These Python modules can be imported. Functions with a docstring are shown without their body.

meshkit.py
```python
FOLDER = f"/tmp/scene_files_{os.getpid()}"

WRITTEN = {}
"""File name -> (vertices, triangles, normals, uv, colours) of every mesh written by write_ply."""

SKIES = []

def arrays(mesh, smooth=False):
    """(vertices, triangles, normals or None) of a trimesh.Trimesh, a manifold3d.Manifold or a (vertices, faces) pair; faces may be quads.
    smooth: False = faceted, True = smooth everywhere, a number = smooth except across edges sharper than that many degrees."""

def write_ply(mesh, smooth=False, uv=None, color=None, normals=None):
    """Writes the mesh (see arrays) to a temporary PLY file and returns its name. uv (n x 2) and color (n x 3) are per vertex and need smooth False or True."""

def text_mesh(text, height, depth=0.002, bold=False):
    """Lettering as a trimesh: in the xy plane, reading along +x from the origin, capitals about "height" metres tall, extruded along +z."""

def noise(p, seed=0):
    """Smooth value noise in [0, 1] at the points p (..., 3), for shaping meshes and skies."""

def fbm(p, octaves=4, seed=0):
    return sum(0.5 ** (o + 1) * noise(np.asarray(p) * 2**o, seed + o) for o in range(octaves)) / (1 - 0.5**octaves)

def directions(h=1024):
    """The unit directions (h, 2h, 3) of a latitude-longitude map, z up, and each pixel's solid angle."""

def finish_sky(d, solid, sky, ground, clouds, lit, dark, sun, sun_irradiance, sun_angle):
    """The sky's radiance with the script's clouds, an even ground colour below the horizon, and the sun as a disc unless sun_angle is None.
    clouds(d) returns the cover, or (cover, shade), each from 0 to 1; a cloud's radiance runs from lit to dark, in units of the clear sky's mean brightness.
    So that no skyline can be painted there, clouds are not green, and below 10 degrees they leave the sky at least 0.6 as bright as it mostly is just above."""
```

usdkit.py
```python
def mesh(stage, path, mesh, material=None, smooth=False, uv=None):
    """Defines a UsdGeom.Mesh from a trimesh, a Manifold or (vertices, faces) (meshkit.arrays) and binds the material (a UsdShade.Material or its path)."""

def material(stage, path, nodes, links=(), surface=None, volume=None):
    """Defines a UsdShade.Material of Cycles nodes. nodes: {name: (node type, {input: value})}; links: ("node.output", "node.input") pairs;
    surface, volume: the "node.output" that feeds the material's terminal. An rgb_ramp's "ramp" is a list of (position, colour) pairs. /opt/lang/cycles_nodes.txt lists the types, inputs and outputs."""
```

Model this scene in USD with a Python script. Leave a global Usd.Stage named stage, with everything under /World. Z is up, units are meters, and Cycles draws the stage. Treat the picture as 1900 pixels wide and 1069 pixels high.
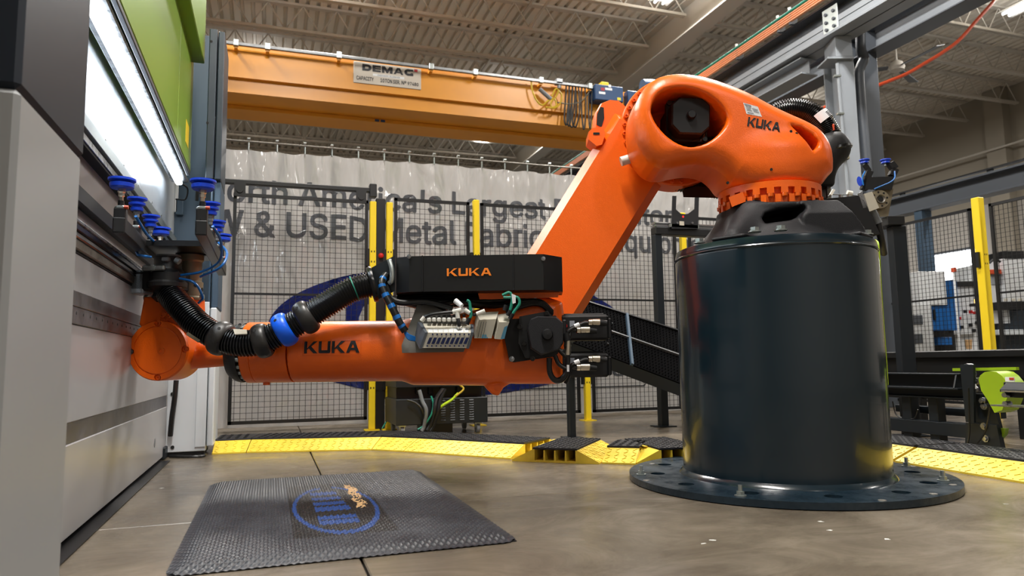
import math, random
import numpy as np, trimesh, shapely, shapely.affinity
from shapely.geometry import Polygon, Point, box as sbox
import manifold3d as m3
import meshkit, usdkit
from pxr import Usd, UsdGeom, UsdLux, UsdShade, Gf, Sdf

stage = Usd.Stage.CreateInMemory()
UsdGeom.SetStageUpAxis(stage, 'Z'); UsdGeom.SetStageMetersPerUnit(stage, 1.0)
UsdGeom.Xform.Define(stage, '/World'); UsdGeom.Scope.Define(stage, '/World/Looks')
rnd = random.Random(7); nrng = np.random.default_rng(11)

# ---------------------------------------------------------------- camera
F, CX, CY, H = 1312.0, 950.0, 534.5, 0.62
def nz(v): v = np.asarray(v, float); return v / np.linalg.norm(v)
def cd(px, py): return np.array([px - CX, -(py - CY), -F])
_Y = nz(cd(500, 680)); _X = nz(cd(4800, 615)); _X = nz(_X - _Y * (_X @ _Y)); _Z = nz(np.cross(_X, _Y))
R = np.stack([_X, _Y, _Z]); C = np.array([0, 0, H])
cam = UsdGeom.Camera.Define(stage, '/World/camera')
cam.CreateHorizontalApertureAttr(36.0); cam.CreateFocalLengthAttr(36.0 * F / 1900)
cam.CreateFStopAttr(3.2); cam.CreateFocusDistanceAttr(3.5); cam.CreateClippingRangeAttr(Gf.Vec2f(0.05, 200))
M = np.eye(4); M[:3, :3] = R; M[:3, 3] = C
cam.AddTransformOp().Set(Gf.Matrix4d(*M.T.ravel().tolist()))
cam.CreateExposureAttr(0.0)

# ---------------------------------------------------------------- lights: the hall's ceiling fixtures, one added lamp, and dim daylight from outside
sky = UsdLux.DomeLight.Define(stage, '/World/sky'); sky.CreateIntensityAttr(0.10); sky.CreateColorAttr(Gf.Vec3f(0.9, 0.95, 1.0))
LAMPZ = 6.85
LAMPS = [(0.2, 1.7, 1.5), (-2.2, 8.6, 1.3), (5.0, 4.4, 1.05), (6.33, 9.16, 1.0), (5.67, 18.06, .8), (12.7, 7.64, 1.0), (12.7, -.5, .7),
         (-0.4, 17.6, .8), (12.7, 16.0, .8), (2.4, -4.5, .5), (0.8, 10.4, .9), (-6.0, 3.0, .5), (9.4, 3.0, .5)]  # the last lamp is added, to brighten the machines at right
LAMP_POWER = 134.0
for i, (x, y, k) in enumerate(LAMPS):
    l = UsdLux.RectLight.Define(stage, f'/World/ceiling_or_added_light_{i:03d}')
    l.CreateWidthAttr(0.36); l.CreateHeightAttr(2.3); l.CreateIntensityAttr(LAMP_POWER * k); l.CreateColorAttr(Gf.Vec3f(1.0, 0.965, 0.92))
    l.AddTranslateOp().Set((x, y, LAMPZ - 0.03))
    if i == 4: l.AddRotateZOp().Set(90.0)
    u = UsdLux.RectLight.Define(stage, f'/World/ceiling_or_added_uplight_{i:03d}')   # the open fixtures also light the roof deck
    u.CreateWidthAttr(0.36); u.CreateHeightAttr(2.3); u.CreateIntensityAttr(LAMP_POWER * k * .28); u.CreateColorAttr(Gf.Vec3f(1.0, 0.965, 0.92))
    u.AddTranslateOp().Set((x, y, LAMPZ + 0.09)); u.AddRotateXOp().Set(180.0)

# ---------------------------------------------------------------- pixel -> place helpers (the photo taken as 1900 x 1069)
def ray(px, py): return R @ cd(px, py)
def fl(px, py, z=0.0): d = ray(px, py); return C + d * (z - H) / d[2]
def pl(px, py, p, n): d = ray(px, py); n = np.asarray(n, float); return C + d * ((np.asarray(p) - C) @ n) / (d @ n)
def aty(px, py, y): return pl(px, py, (0, y, 0), (0, 1, 0))
def atx(px, py, x): return pl(px, py, (x, 0, 0), (1, 0, 0))

# ---------------------------------------------------------------- scene tree helpers
COUNT, INV = {}, {'/World': np.eye(4)}
def numbered(parent, name):
    k = (parent, name); n = COUNT.get(k, 0); COUNT[k] = n + 1
    return name if n == 0 else f'{name}_{n:03d}'
def tag(p, label=None, cat=None, group=None, kind=None):
    for k, v in (('label', label), ('category', cat), ('group', group), ('kind', kind)):
        if v: p.SetCustomDataByKey(k, v)
    return p
def thing(name, label, cat, loc=(0, 0, 0), group=None, kind=None):
    path = '/World/' + numbered('/World', name)
    x = UsdGeom.Xform.Define(stage, path); x.AddTranslateOp().Set(Gf.Vec3d(*map(float, loc)))
    m = np.eye(4); m[:3, 3] = -np.asarray(loc, float); INV[path] = m
    return tag(x.GetPrim(), label, cat, group, kind)
def tri(mesh):
    if isinstance(mesh, list): mesh = trimesh.util.concatenate([tri(m) for m in mesh])
    if isinstance(mesh, MB): mesh = mesh.mesh()
    if isinstance(mesh, trimesh.Trimesh): return mesh
    v, f, _ = meshkit.arrays(mesh)
    return trimesh.Trimesh(v, f, process=False)
def obj(name, mesh, mat, parent=None, label=None, cat=None, group=None, kind=None, smooth=32):
    pp = '/World' if parent is None else str(parent.GetPath())
    path = pp + '/' + numbered(pp, name)
    t = tri(mesh).copy(); inv = INV[pp]; t.apply_transform(inv); INV[path] = inv
    m = usdkit.mesh(stage, path, t, MAT[mat], smooth=smooth)
    return tag(m.GetPrim(), label, cat, group, kind)
def copy_of(src, loc, label=None, group=None, rotz=0):
    was = src.GetCustomData()
    x = thing(src.GetName().rstrip('0123456789').rstrip('_'), label or was['label'], was['category'], loc, group or was.get('group'))
    if rotz: UsdGeom.Xformable(x).AddRotateZOp().Set(rotz)
    x.GetReferences().AddInternalReference(src.GetPath()); x.SetInstanceable(True)
    return x

# ---------------------------------------------------------------- mesh helpers
def frame_of(d, up=(0, 0, 1)):
    d = nz(d); a = np.cross(up, d)
    if np.linalg.norm(a) < 1e-6: a = np.cross((1, 0, 0), d)
    a = nz(a); return a, np.cross(d, a), d
def bx(lo, hi, r=0.0):
    lo, hi = np.minimum(lo, hi).astype(float), np.maximum(lo, hi).astype(float)
    if r <= 0:
        m = trimesh.creation.box(hi - lo); m.apply_translation((lo + hi) / 2); return m
    r = min(r, 0.49 * (hi - lo).min())
    pts = []
    for sx in (0, 1):
        for sy in (0, 1):
            for sz in (0, 1):
                c = np.where([sx, sy, sz], hi, lo); s = np.where([sx, sy, sz], -1, 1) * r
                for k in range(3):
                    o = s.copy(); o[k] = 0; pts.append(c + o)
    return trimesh.convex.convex_hull(np.array(pts))
def bar(a, b, w, h, up=(0, 0, 1), r=0.0):
    a, b = np.asarray(a, float), np.asarray(b, float)
    X, Yv, D = frame_of(b - a, up); L = np.linalg.norm(b - a)
    m = bx((-w / 2, -h / 2, 0), (w / 2, h / 2, L), r)
    T = np.eye(4); T[:3, 0], T[:3, 1], T[:3, 2], T[:3, 3] = X, Yv, D, a
    m.apply_transform(T); return m
def hull(pts): return trimesh.convex.convex_hull(np.asarray(pts, float))
def spline(pts, n=40):
    p = np.asarray(pts, float)
    if len(p) == 2: return np.linspace(p[0], p[1], n)
    q = np.vstack([2 * p[0] - p[1], p, 2 * p[-1] - p[-2]]); out = []
    k = len(p) - 1; per = max(2, n // k)
    for i in range(k):
        t = np.linspace(0, 1, per, endpoint=False)[:, None]; a, b, c, d = q[i:i + 4]
        out.append(0.5 * ((2 * b) + (c - a) * t + (2 * a - 5 * b + 4 * c - d) * t**2 + (3 * b - a - 3 * c + d) * t**3))
    out.append(p[-1:]); return np.vstack(out)
def resample(p, n):
    s = np.r_[0, np.cumsum(np.linalg.norm(np.diff(p, axis=0), axis=1))]; t = np.linspace(0, s[-1], n)
    return np.stack([np.interp(t, s, p[:, k]) for k in range(3)], 1)
def tube(p, r, sides=10, cap=True):
    p = np.asarray(p, float); n = len(p); r = np.broadcast_to(np.asarray(r, float), (n,))
    t = np.gradient(p, axis=0); t /= np.linalg.norm(t, axis=1, keepdims=True) + 1e-12
    a = np.cross(t[0], (0, 0, 1.0)); a = np.cross(t[0], (1.0, 0, 0)) if np.linalg.norm(a) < .1 else a
    A = []
    for k in range(n):
        a = a - t[k] * (a @ t[k]); a = nz(a); A.append(a)
    A = np.array(A); B = np.cross(t, A); ang = np.arange(sides) * 2 * np.pi / sides
    v = p[:, None] + r[:, None, None] * (np.cos(ang)[None, :, None] * A[:, None] + np.sin(ang)[None, :, None] * B[:, None])
    i, j = np.meshgrid(np.arange(n - 1), np.arange(sides), indexing='ij')
    q = np.stack([i * sides + j, i * sides + (j + 1) % sides, (i + 1) * sides + (j + 1) % sides, (i + 1) * sides + j], -1).reshape(-1, 4)
    f = np.vstack([q[:, [0, 1, 2]], q[:, [0, 2, 3]]]); v = v.reshape(-1, 3)
    if cap:
        v = np.vstack([v, p[0], p[-1]]); a0, a1 = len(v) - 2, len(v) - 1; j = np.arange(sides); e = (n - 1) * sides
        f = np.vstack([f, np.stack([np.full(sides, a0), (j + 1) % sides, j], 1), np.stack([np.full(sides, a1), e + j, e + (j + 1) % sides], 1)])
    return trimesh.Trimesh(v, f, process=False)
def cyl(a, b, r, r2=None, sides=24): return tube([a, b], [r, r if r2 is None else r2], sides)
def lathe(prof, base, axis=(0, 0, 1), sides=32):
    """prof: (radius, height) along the axis from base"""
    A, B, D = frame_of(axis, (0, 1, 0) if abs(nz(axis)[2]) > .9 else (0, 0, 1)); base = np.asarray(base, float)
    ang = np.arange(sides) * 2 * np.pi / sides; rings = []
    for r, h in prof: rings.append(base + D * h + max(r, 1e-5) * (np.cos(ang)[:, None] * A + np.sin(ang)[:, None] * B))
    v = np.vstack(rings); n = len(prof)
    i, j = np.meshgrid(np.arange(n - 1), np.arange(sides), indexing='ij')
    q = np.stack([i * sides + j, i * sides + (j + 1) % sides, (i + 1) * sides + (j + 1) % sides, (i + 1) * sides + j], -1).reshape(-1, 4)
    return trimesh.Trimesh(v, np.vstack([q[:, [0, 1, 2]], q[:, [0, 2, 3]]]), process=False)
def extrude(poly, T, d0, d1):
    """2D polygon (shapely or points) in the plane of the 4x4 frame T, from depth d0 to d1 along its z"""
    poly = poly if hasattr(poly, 'geom_type') else Polygon(poly)
    poly = poly.buffer(0); ms = []
    for g in getattr(poly, 'geoms', [poly]):
        m = trimesh.creation.extrude_polygon(g, d1 - d0, engine='earcut'); m.apply_translation((0, 0, d0)); ms.append(m)
    m = trimesh.util.concatenate(ms); m.apply_transform(T); return m
def fr(o, x, y):
    T = np.eye(4); T[:3, 0], T[:3, 1] = nz(x), nz(y); T[:3, 2] = np.cross(T[:3, 0], T[:3, 1]); T[:3, 3] = o; return T
class MB:
    def __init__(s): s.m = []
    def add(s, *ms): s.m += ms; return s
    def mesh(s): return trimesh.util.concatenate([tri(m) for m in s.m])
def bolt(c, n, r=0.012, h=0.01, sides=6): return cyl(np.asarray(c, float) - 0.002 * nz(n), np.asarray(c, float) + h * nz(n), r, r * .92, sides)

# smooth castings: signed distance fields meshed by surface nets
def snets(f, lo, hi, h):
    lo, hi = np.asarray(lo, float), np.asarray(hi, float); n = np.ceil((hi - lo) / h).astype(int) + 1
    ax = [lo[k] + h * np.arange(n[k]) for k in range(3)]
    P = np.stack(np.meshgrid(*ax, indexing='ij'), -1)
    V = np.concatenate([f(P[i:i + 16]) for i in range(0, n[0], 16)], 0)
    acc = np.zeros((*(n - 1), 3)); cnt = np.zeros(n - 1)
    E = [((a, b, c), k) for k in range(3) for a in (0, 1) for b in (0, 1) for c in (0, 1) if (a, b, c)[k] == 0]
    sl = lambda o: tuple(slice(o[k], n[k] - 1 + o[k]) for k in range(3))
    for o, k in E:
        e = list(o); e[k] = 1; a, b = V[sl(o)], V[sl(tuple(e))]; cr = (a < 0) != (b < 0)
        t = np.where(cr, a / np.where(a == b, 1, a - b), 0); pos = np.zeros((*(n - 1), 3)); pos[:] = o; pos[..., k] += t
        acc += np.where(cr[..., None], pos, 0); cnt += cr
    act = cnt > 0; idx = -np.ones(n - 1, int); idx[act] = np.arange(act.sum())
    vert = lo + h * (np.argwhere(act) + acc[act] / cnt[act][:, None]); F_ = []
    for k in range(3):
        k1, k2 = (k + 1) % 3, (k + 2) % 3
        s0 = [slice(None)] * 3; s1 = [slice(None)] * 3; s0[k] = slice(0, n[k] - 1); s1[k] = slice(1, n[k])
        a, b = V[tuple(s0)] < 0, V[tuple(s1)] < 0; w = np.argwhere(a != b)
        w = w[(w[:, k1] > 0) & (w[:, k2] > 0) & (w[:, k1] < n[k1] - 1) & (w[:, k2] < n[k2] - 1)]
        fl_ = a[tuple(w.T)]; q = []
        for d1, d2 in ((-1, -1), (0, -1), (0, 0), (-1, 0)):
            c = w.copy(); c[:, k1] += d1; c[:, k2] += d2; q.append(idx[tuple(c.T)])
        q = np.stack(q, 1); q[~fl_] = q[~fl_][:, ::-1]; F_.append(q)
    q = np.vstack(F_); fc = np.vstack([q[:, [0, 1, 2]], q[:, [0, 2, 3]]]); fc = fc[(fc >= 0).all(1)]
    return trimesh.Trimesh(vert, fc, process=False)
def smin(a, b, k): h = np.clip(.5 + .5 * (b - a) / k, 0, 1); return b + (a - b) * h - k * h * (1 - h)
def smax(a, b, k): return -smin(-a, -b, k)
def s_cone(p, a, b, ra, rb):
    a, b = np.asarray(a, float), np.asarray(b, float); d = b - a; t = np.clip((p - a) @ d / (d @ d), 0, 1)
    return np.linalg.norm(p - (a + t[..., None] * d), axis=-1) - (ra + (rb - ra) * t)
def s_cyl(p, a, b, r, rd=0.0):
    a, b = np.asarray(a, float), np.asarray(b, float); d = b - a; L = np.linalg.norm(d); d = d / L
    t = (p - a) @ d; q = np.linalg.norm(p - a - t[..., None] * d, axis=-1)
    x, y = q - r + rd, np.abs(t - L / 2) - L / 2 + rd
    return np.minimum(np.maximum(x, y), 0) + np.hypot(np.maximum(x, 0), np.maximum(y, 0)) - rd
def s_box(p, lo, hi, rd=0.0):
    lo, hi = np.asarray(lo, float), np.asarray(hi, float); q = np.abs(p - (lo + hi) / 2) - (hi - lo) / 2 + rd
    return np.linalg.norm(np.maximum(q, 0), axis=-1) + np.minimum(q.max(-1), 0) - rd
def d_poly(x, y, pts):
    pts = np.asarray(pts, float); d = np.full(x.shape, 1e9); inside = np.zeros(x.shape, bool)
    for a, b in zip(pts, np.roll(pts, -1, 0)):
        e = b - a; wx, wy = x - a[0], y - a[1]; t = np.clip((wx * e[0] + wy * e[1]) / (e @ e), 0, 1)
        d = np.minimum(d, (wx - e[0] * t)**2 + (wy - e[1] * t)**2)
        if a[1] != b[1]: inside ^= ((a[1] <= y) != (b[1] <= y)) & (x < a[0] + (y - a[1]) / (b[1] - a[1]) * e[0])
    return np.where(inside, -1, 1) * np.sqrt(d)
def s_ext(dd, w, w0, w1, rd):
    """extrude a 2D distance with rounded rims"""
    x, y = dd + rd, np.abs(w - (w0 + w1) / 2) - (w1 - w0) / 2 + rd
    return np.minimum(np.maximum(x, y), 0) + np.hypot(np.maximum(x, 0), np.maximum(y, 0)) - rd

# lettering: wide bold letters as polygons, unit height
def _st(pts, w, cap='flat'): return shapely.geometry.LineString(pts).buffer(w / 2, cap_style=cap, join_style='mitre')
def wide_glyph(ch):
    s = .24
    if ch == 'K': g = sbox(0, 0, s, 1).union(Polygon([(s, .38), (.82, 1), (1.16, 1), (.62, .58), (1.2, 0), (.84, 0), (.42, .43), (s, .3)])); return g, 1.18
    if ch == 'U': return sbox(0, 0, 1.06, 1).buffer(0).difference(sbox(s, .24, 1.06 - s, 1.2)).difference(sbox(0, 0, .12, .12).difference(Point(.12, .12).buffer(.12))).difference(sbox(.94, 0, 1.06, .12).difference(Point(.94, .12).buffer(.12))), 1.06
    if ch == 'A': return Polygon([(0, 0), (.42, 1), (.78, 1), (1.2, 0), (.93, 0), (.84, .22), (.36, .22), (.27, 0)]).difference(Polygon([(.44, .42), (.76, .42), (.6, .8)])), 1.2
    if ch == 'D': return sbox(0, 0, .6, 1).union(Point(.6, .5).buffer(.5)).difference(sbox(.33, .33, .6, .67).union(Point(.6, .5).buffer(.17))), 1.1
    if ch == 'E': return sbox(0, 0, 1, 1).difference(sbox(.34, .27, 1.1, .40)).difference(sbox(.34, .6, 1.1, .73)), 1.0
    if ch == 'M': return Polygon([(0, 0), (0, 1), (.38, 1), (.65, .5), (.92, 1), (1.3, 1), (1.3, 0), (.98, 0), (.98, .5), (.74, 0), (.56, 0), (.32, .5), (.32, 0)]), 1.3
    if ch == 'G': return Point(.52, .5).buffer(.52).union(sbox(.5, 0, 1.1, 1)).difference(sbox(.36, .33, .8, .67)).difference(sbox(.7, .45, 1.2, .72)), 1.1
def wide_text(txt, gap=.12):
    x, gs = 0, []
    for ch in txt:
        g, w = wide_glyph(ch); gs.append(shapely.affinity.translate(g, x, 0)); x += w + gap
    return shapely.union_all(gs), x - gap
def place_text(txt, o, x, y, height, depth=.002, bold=True, width=None):
    m = meshkit.text_mesh(txt, height, depth, bold)
    if width: m.apply_scale((width / (m.bounds[1, 0] - m.bounds[0, 0]), 1, 1))
    m.apply_transform(fr(o, x, y)); return m

# ---------------------------------------------------------------- materials
def lin(h):
    c = np.array([int(h[i:i + 2], 16) for i in (0, 2, 4)]) / 255; return tuple(np.where(c < .04045, c / 12.92, ((c + .055) / 1.055)**2.4))
MAT = {}
def mat(name, col, rough=.5, metal=0., bump=0., bscale=200., vary=0., vscale=3., coat=0., spec=.5, rvar=0., dark=None, **kw):
    col = lin(col) if isinstance(col, str) else col
    n = {'p': ('principled_bsdf', {'base_color': col, 'roughness': rough, 'metallic': metal, 'coat_weight': coat, 'specular_ior_level': spec, **kw})}; L = []
    if vary or bump or rvar: n['t'] = ('texture_coordinate', {})
    if vary or rvar:
        d = tuple(c * (1 - vary) for c in col) if dark is None else lin(dark)
        n['n'] = ('noise_texture', {'scale': vscale, 'detail': 6, 'roughness': .62})
        L += [('t.object', 'n.vector')]
        if vary:
            n['r'] = ('rgb_ramp', {'ramp': [(.36, d), (.64, col)]}); L += [('n.fac', 'r.fac'), ('r.color', 'p.base_color')]
        if rvar:
            n['m'] = ('map_range', {'from_min': .35, 'from_max': .65, 'to_min': rough - rvar, 'to_max': rough + rvar, 'clamp': True}); L += [('n.fac', 'm.value'), ('m.result', 'p.roughness')]
    if bump:
        n['b0'] = ('noise_texture', {'scale': bscale, 'detail': 3}); n['b'] = ('bump', {'strength': bump, 'distance': .004})
        L += [('t.object', 'b0.vector'), ('b0.fac', 'b.height'), ('b.normal', 'p.normal')]
    MAT[name] = usdkit.material(stage, f'/World/Looks/{name}', n, L, surface='p.BSDF')
def emit(name, col, s): MAT[name] = usdkit.material(stage, f'/World/Looks/{name}', {'e': ('emission', {'color': col, 'strength': s})}, [], surface='e.emission')

mat('orange', (.86, .125, .002), .36, bump=.16, bscale=170, spec=.5)
mat('orange_smooth', (.78, .115, .004), .3, bump=.04, bscale=60, spec=.5)
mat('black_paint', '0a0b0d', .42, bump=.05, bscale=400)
mat('black_cast', '17171b', .6, bump=.25, bscale=260, spec=.35)
mat('black_plastic', '121214', .52, spec=.35)
mat('black_gloss', '0b0b0d', .22)
mat('rubber', '1d1d1e', .42, vary=.3, vscale=9, rvar=.1)
mat('rubber_worn', '2a2826', .38, vary=.5, vscale=11, rvar=.12)
mat('bristle', '060607', .95, spec=.04)
mat('void', '050506', .8)
mat('letter_black', '131318', .45)
mat('letter_orange', (.9, .22, .01), .5)
mat('blue_rubber', '0a3fc8', .38, spec=.5)
mat('blue_ring', '0a5ee8', .35)
mat('steel', '9a9ca0', .32, metal=1., rvar=.08, vscale=20)
mat('steel_bright', 'c9cbd0', .2, metal=1.)
mat('steel_dull', '7d7a74', .5, metal=.8, rvar=.1, vscale=14)
mat('zinc', 'a9b0ae', .35, metal=.85)
mat('alu_tan', '7d7460', .55, metal=.5)
mat('galv', '8e9092', .42, metal=.8, vary=.25, vscale=7)
mat('nickel', 'c8bfae', .28, metal=1.)
mat('white_paint', 'cdd0d2', .4, bump=.03, bscale=500)
mat('frame_gray', '8b8d8e', .45, bump=.05, bscale=500)
mat('reflector', 'c4c9ce', .3, metal=.4, vary=.06, vscale=3)
mat('gray_panel', '9c9c9e', .3, bump=.06, bscale=500, vary=.03, vscale=2)
mat('pale_panel', 'c2c8cc', .35, bump=.03, bscale=500)
mat('brown_panel', '8a8380', .5, metal=.2, vary=.2, vscale=5, rvar=.08)
mat('machined', '77767a', .42, metal=.7, vary=.35, vscale=6, rvar=.1)
mat('slate', '26323e', .42, bump=.25, bscale=300)
mat('slate_blue', '35495b', .45, bump=.12, bscale=300)
mat('navy_box', '141d29', .5, bump=.06, bscale=300, spec=.3)
mat('lime', (.17, .30, .015), .42, bump=.04, bscale=300)
mat('lime_bright', (.26, .40, .01), .35)
mat('pedestal', '10212a', .2, bump=.05, bscale=40, coat=.25)
mat('pedestal_flange', '182833', .3, bump=.06, bscale=60, vary=.15, vscale=8, rvar=.1)
mat('safety_yellow', (.78, .56, .012), .42)
mat('ramp_yellow', (.82, .60, .05), .4, vary=.18, vscale=6, rvar=.1, bump=.1, bscale=60)
mat('ramp_black', '17171a', .42, bump=.3, bscale=90)
mat('fence_black', '0c0d0f', .42)
mat('stand_slate', '10171d', .42, spec=.4)
mat('cabinet', '12181d', .42, bump=.08, bscale=400)
mat('crane', (.66, .27, .018), .36, bump=.03, bscale=20, vary=.12, vscale=1.2)
mat('sign_cream', 'b8b0a4', .5)
mat('red', 'b01212', .3)
mat('sign_red', '9a1420', .5)
mat('blue_box', '0c3a66', .4)
mat('blue_paint', '0b5aa0', .4)
mat('copper_bar', (.88, .40, .22), .32)
mat('green_bar', (.01, .22, .15), .4)
mat('beam_gray', '8d939a', .42, vary=.08, vscale=3)
mat('beam_dark', '4a4f56', .45)
mat('joist', 'b3aea5', .6)
mat('deck', 'cdc7bc', .65, vary=.06, vscale=1.5)
mat('wall_tan', '8e877a', .75, vary=.05, vscale=1)
mat('wall_white', 'b4b0aa', .7, vary=.05, vscale=1)
mat('cable_gray', '6a6e72', .5)
mat('cable_black', '0c0c0d', .38)
mat('cable_green', '16806a', .4)
mat('cable_yellow', 'b89a20', .45)
mat('cable_lime', 'a9c81e', .4)
mat('hose_blue', '1460a8', .3)
mat('hose_red', 'b8411c', .45)
mat('white_plastic', 'd6d4cc', .4)
mat('cream_plastic', 'b9b3a4', .45)
mat('navy_print', '12204c', .35)
mat('teal_print', '4f8aa8', .4)
mat('label_white', 'dcdde0', .5)
mat('label_gray', '8b8f98', .5)
mat('mat_gray', '303238', .4, vary=.25, vscale=4, rvar=.1)
mat('mat_black', '121112', .42)
mat('mat_blue', '16366e', .42)
mat('mat_tan', 'b08d62', .6)
mat('tape_white', 'd5d6d2', .4)
mat('curtain_ink', '505257', .25)
mat('curtain_blue', '142a86', .4)
mat('paper', 'c7c4bd', .8)
emit('lamp_tube', (1.0, .95, .88), 14.0)
emit('led_tube', (.84, .93, 1.0), 26.0)
emit('daylight', (.95, .98, 1.0), 9.0)
emit('amber', (1.0, .6, .15), 5.0)
emit('red_dot', (1.0, .03, .03), 2.0)

# concrete: polished slab with stains, scuffs and fine cracks
_n = {'g': ('geometry', {}), 'a': ('noise_texture', {'scale': .9, 'detail': 7, 'roughness': .6, 'distortion': .6}), 'b': ('noise_texture', {'scale': 7, 'detail': 10, 'roughness': .78}),
      's': ('mapping', {'scale': (1.0, 1.8, 1), 'rotation': (0, 0, .5)}), 'c': ('noise_texture', {'scale': 1.7, 'distortion': 1.0, 'detail': 8, 'roughness': .7}),
      'ra': ('rgb_ramp', {'ramp': [(.3, lin('574f45')), (.5, lin('6d6457')), (.7, lin('857b6d'))]}), 'rb': ('rgb_ramp', {'ramp': [(.30, (.55, .54, .52)), (.62, (1, 1, 1))]}),
      'rc': ('rgb_ramp', {'ramp': [(.35, (.78, .76, .73)), (.62, (1.06, 1.05, 1.03))]}),
      'm1': ('mix_color', {'blend_type': 'multiply', 'fac': .55}), 'm2': ('mix_color', {'blend_type': 'multiply', 'fac': .7}),
      'v': ('voronoi_texture', {'scale': 1.7, 'feature': 'distance_to_edge', 'randomness': 1.0}), 'mr': ('map_range', {'from_min': .3, 'from_max': .7, 'to_min': .16, 'to_max': .36, 'clamp': True}),
      'bp': ('bump', {'strength': .05, 'distance': .004}), 'p': ('principled_bsdf', {'specular_ior_level': .55})}
MAT['concrete'] = usdkit.material(stage, '/World/Looks/concrete', _n, [('g.position', 'a.vector'), ('g.position', 'b.vector'), ('g.position', 's.vector'), ('s.vector', 'c.vector'),
    ('a.fac', 'ra.fac'), ('b.fac', 'rb.fac'), ('c.fac', 'rc.fac'), ('ra.color', 'm1.a'), ('rb.color', 'm1.b'), ('m1.result', 'm2.a'), ('rc.color', 'm2.b'), ('m2.result', 'p.base_color'),
    ('c.fac', 'mr.value'), ('mr.result', 'p.roughness'), ('b.fac', 'bp.height'), ('bp.normal', 'p.normal')], surface='p.BSDF')
# vinyl curtain: grey, glossy, lets some light through
_n = {'t': ('texture_coordinate', {}), 'mp': ('mapping', {'scale': (2.6, 2.6, 1.1)}), 'n': ('noise_texture', {'scale': 2.4, 'detail': 2.5, 'roughness': .4, 'distortion': .5}), 'b': ('bump', {'strength': .8, 'distance': .07}),
      'p': ('principled_bsdf', {'base_color': lin('b4b2b0'), 'roughness': .10, 'specular_ior_level': .85}), 'tr': ('translucent_bsdf', {'color': lin('b4b2b0')}), 'mx': ('mix_closure', {'fac': .22})}
MAT['vinyl'] = usdkit.material(stage, '/World/Looks/vinyl', _n, [('t.object', 'mp.vector'), ('mp.vector', 'n.vector'), ('n.fac', 'b.height'), ('b.normal', 'p.normal'), ('p.BSDF', 'mx.closure1'), ('tr.BSDF', 'mx.closure2')], surface='mx.closure')

# ================================================================ THE SETTING
XL, XR, YN, YF, ZD = -9.0, 18.0, -8.0, 29.0, 7.55
floor = thing('floor', None, None, kind='structure')
jx = [XL, -3.6, fl(597, 883)[0], 4.95, 9.5, 14.0, XR]; jy = [YN, -5.0, -1.0, fl(980, 920)[1], 7.75, 12.3, 17.0, 22.0, YF]
for i in range(len(jx) - 1):
    for j in range(len(jy) - 1):
        obj('slab', bx((jx[i] + .004, jy[j] + .004, -.2), (jx[i + 1] - .004, jy[j + 1] - .004, 0), .004), 'concrete', floor)
obj('subfloor', bx((XL, YN, -.3), (XR, YF, -.02)), 'void', floor)
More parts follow.
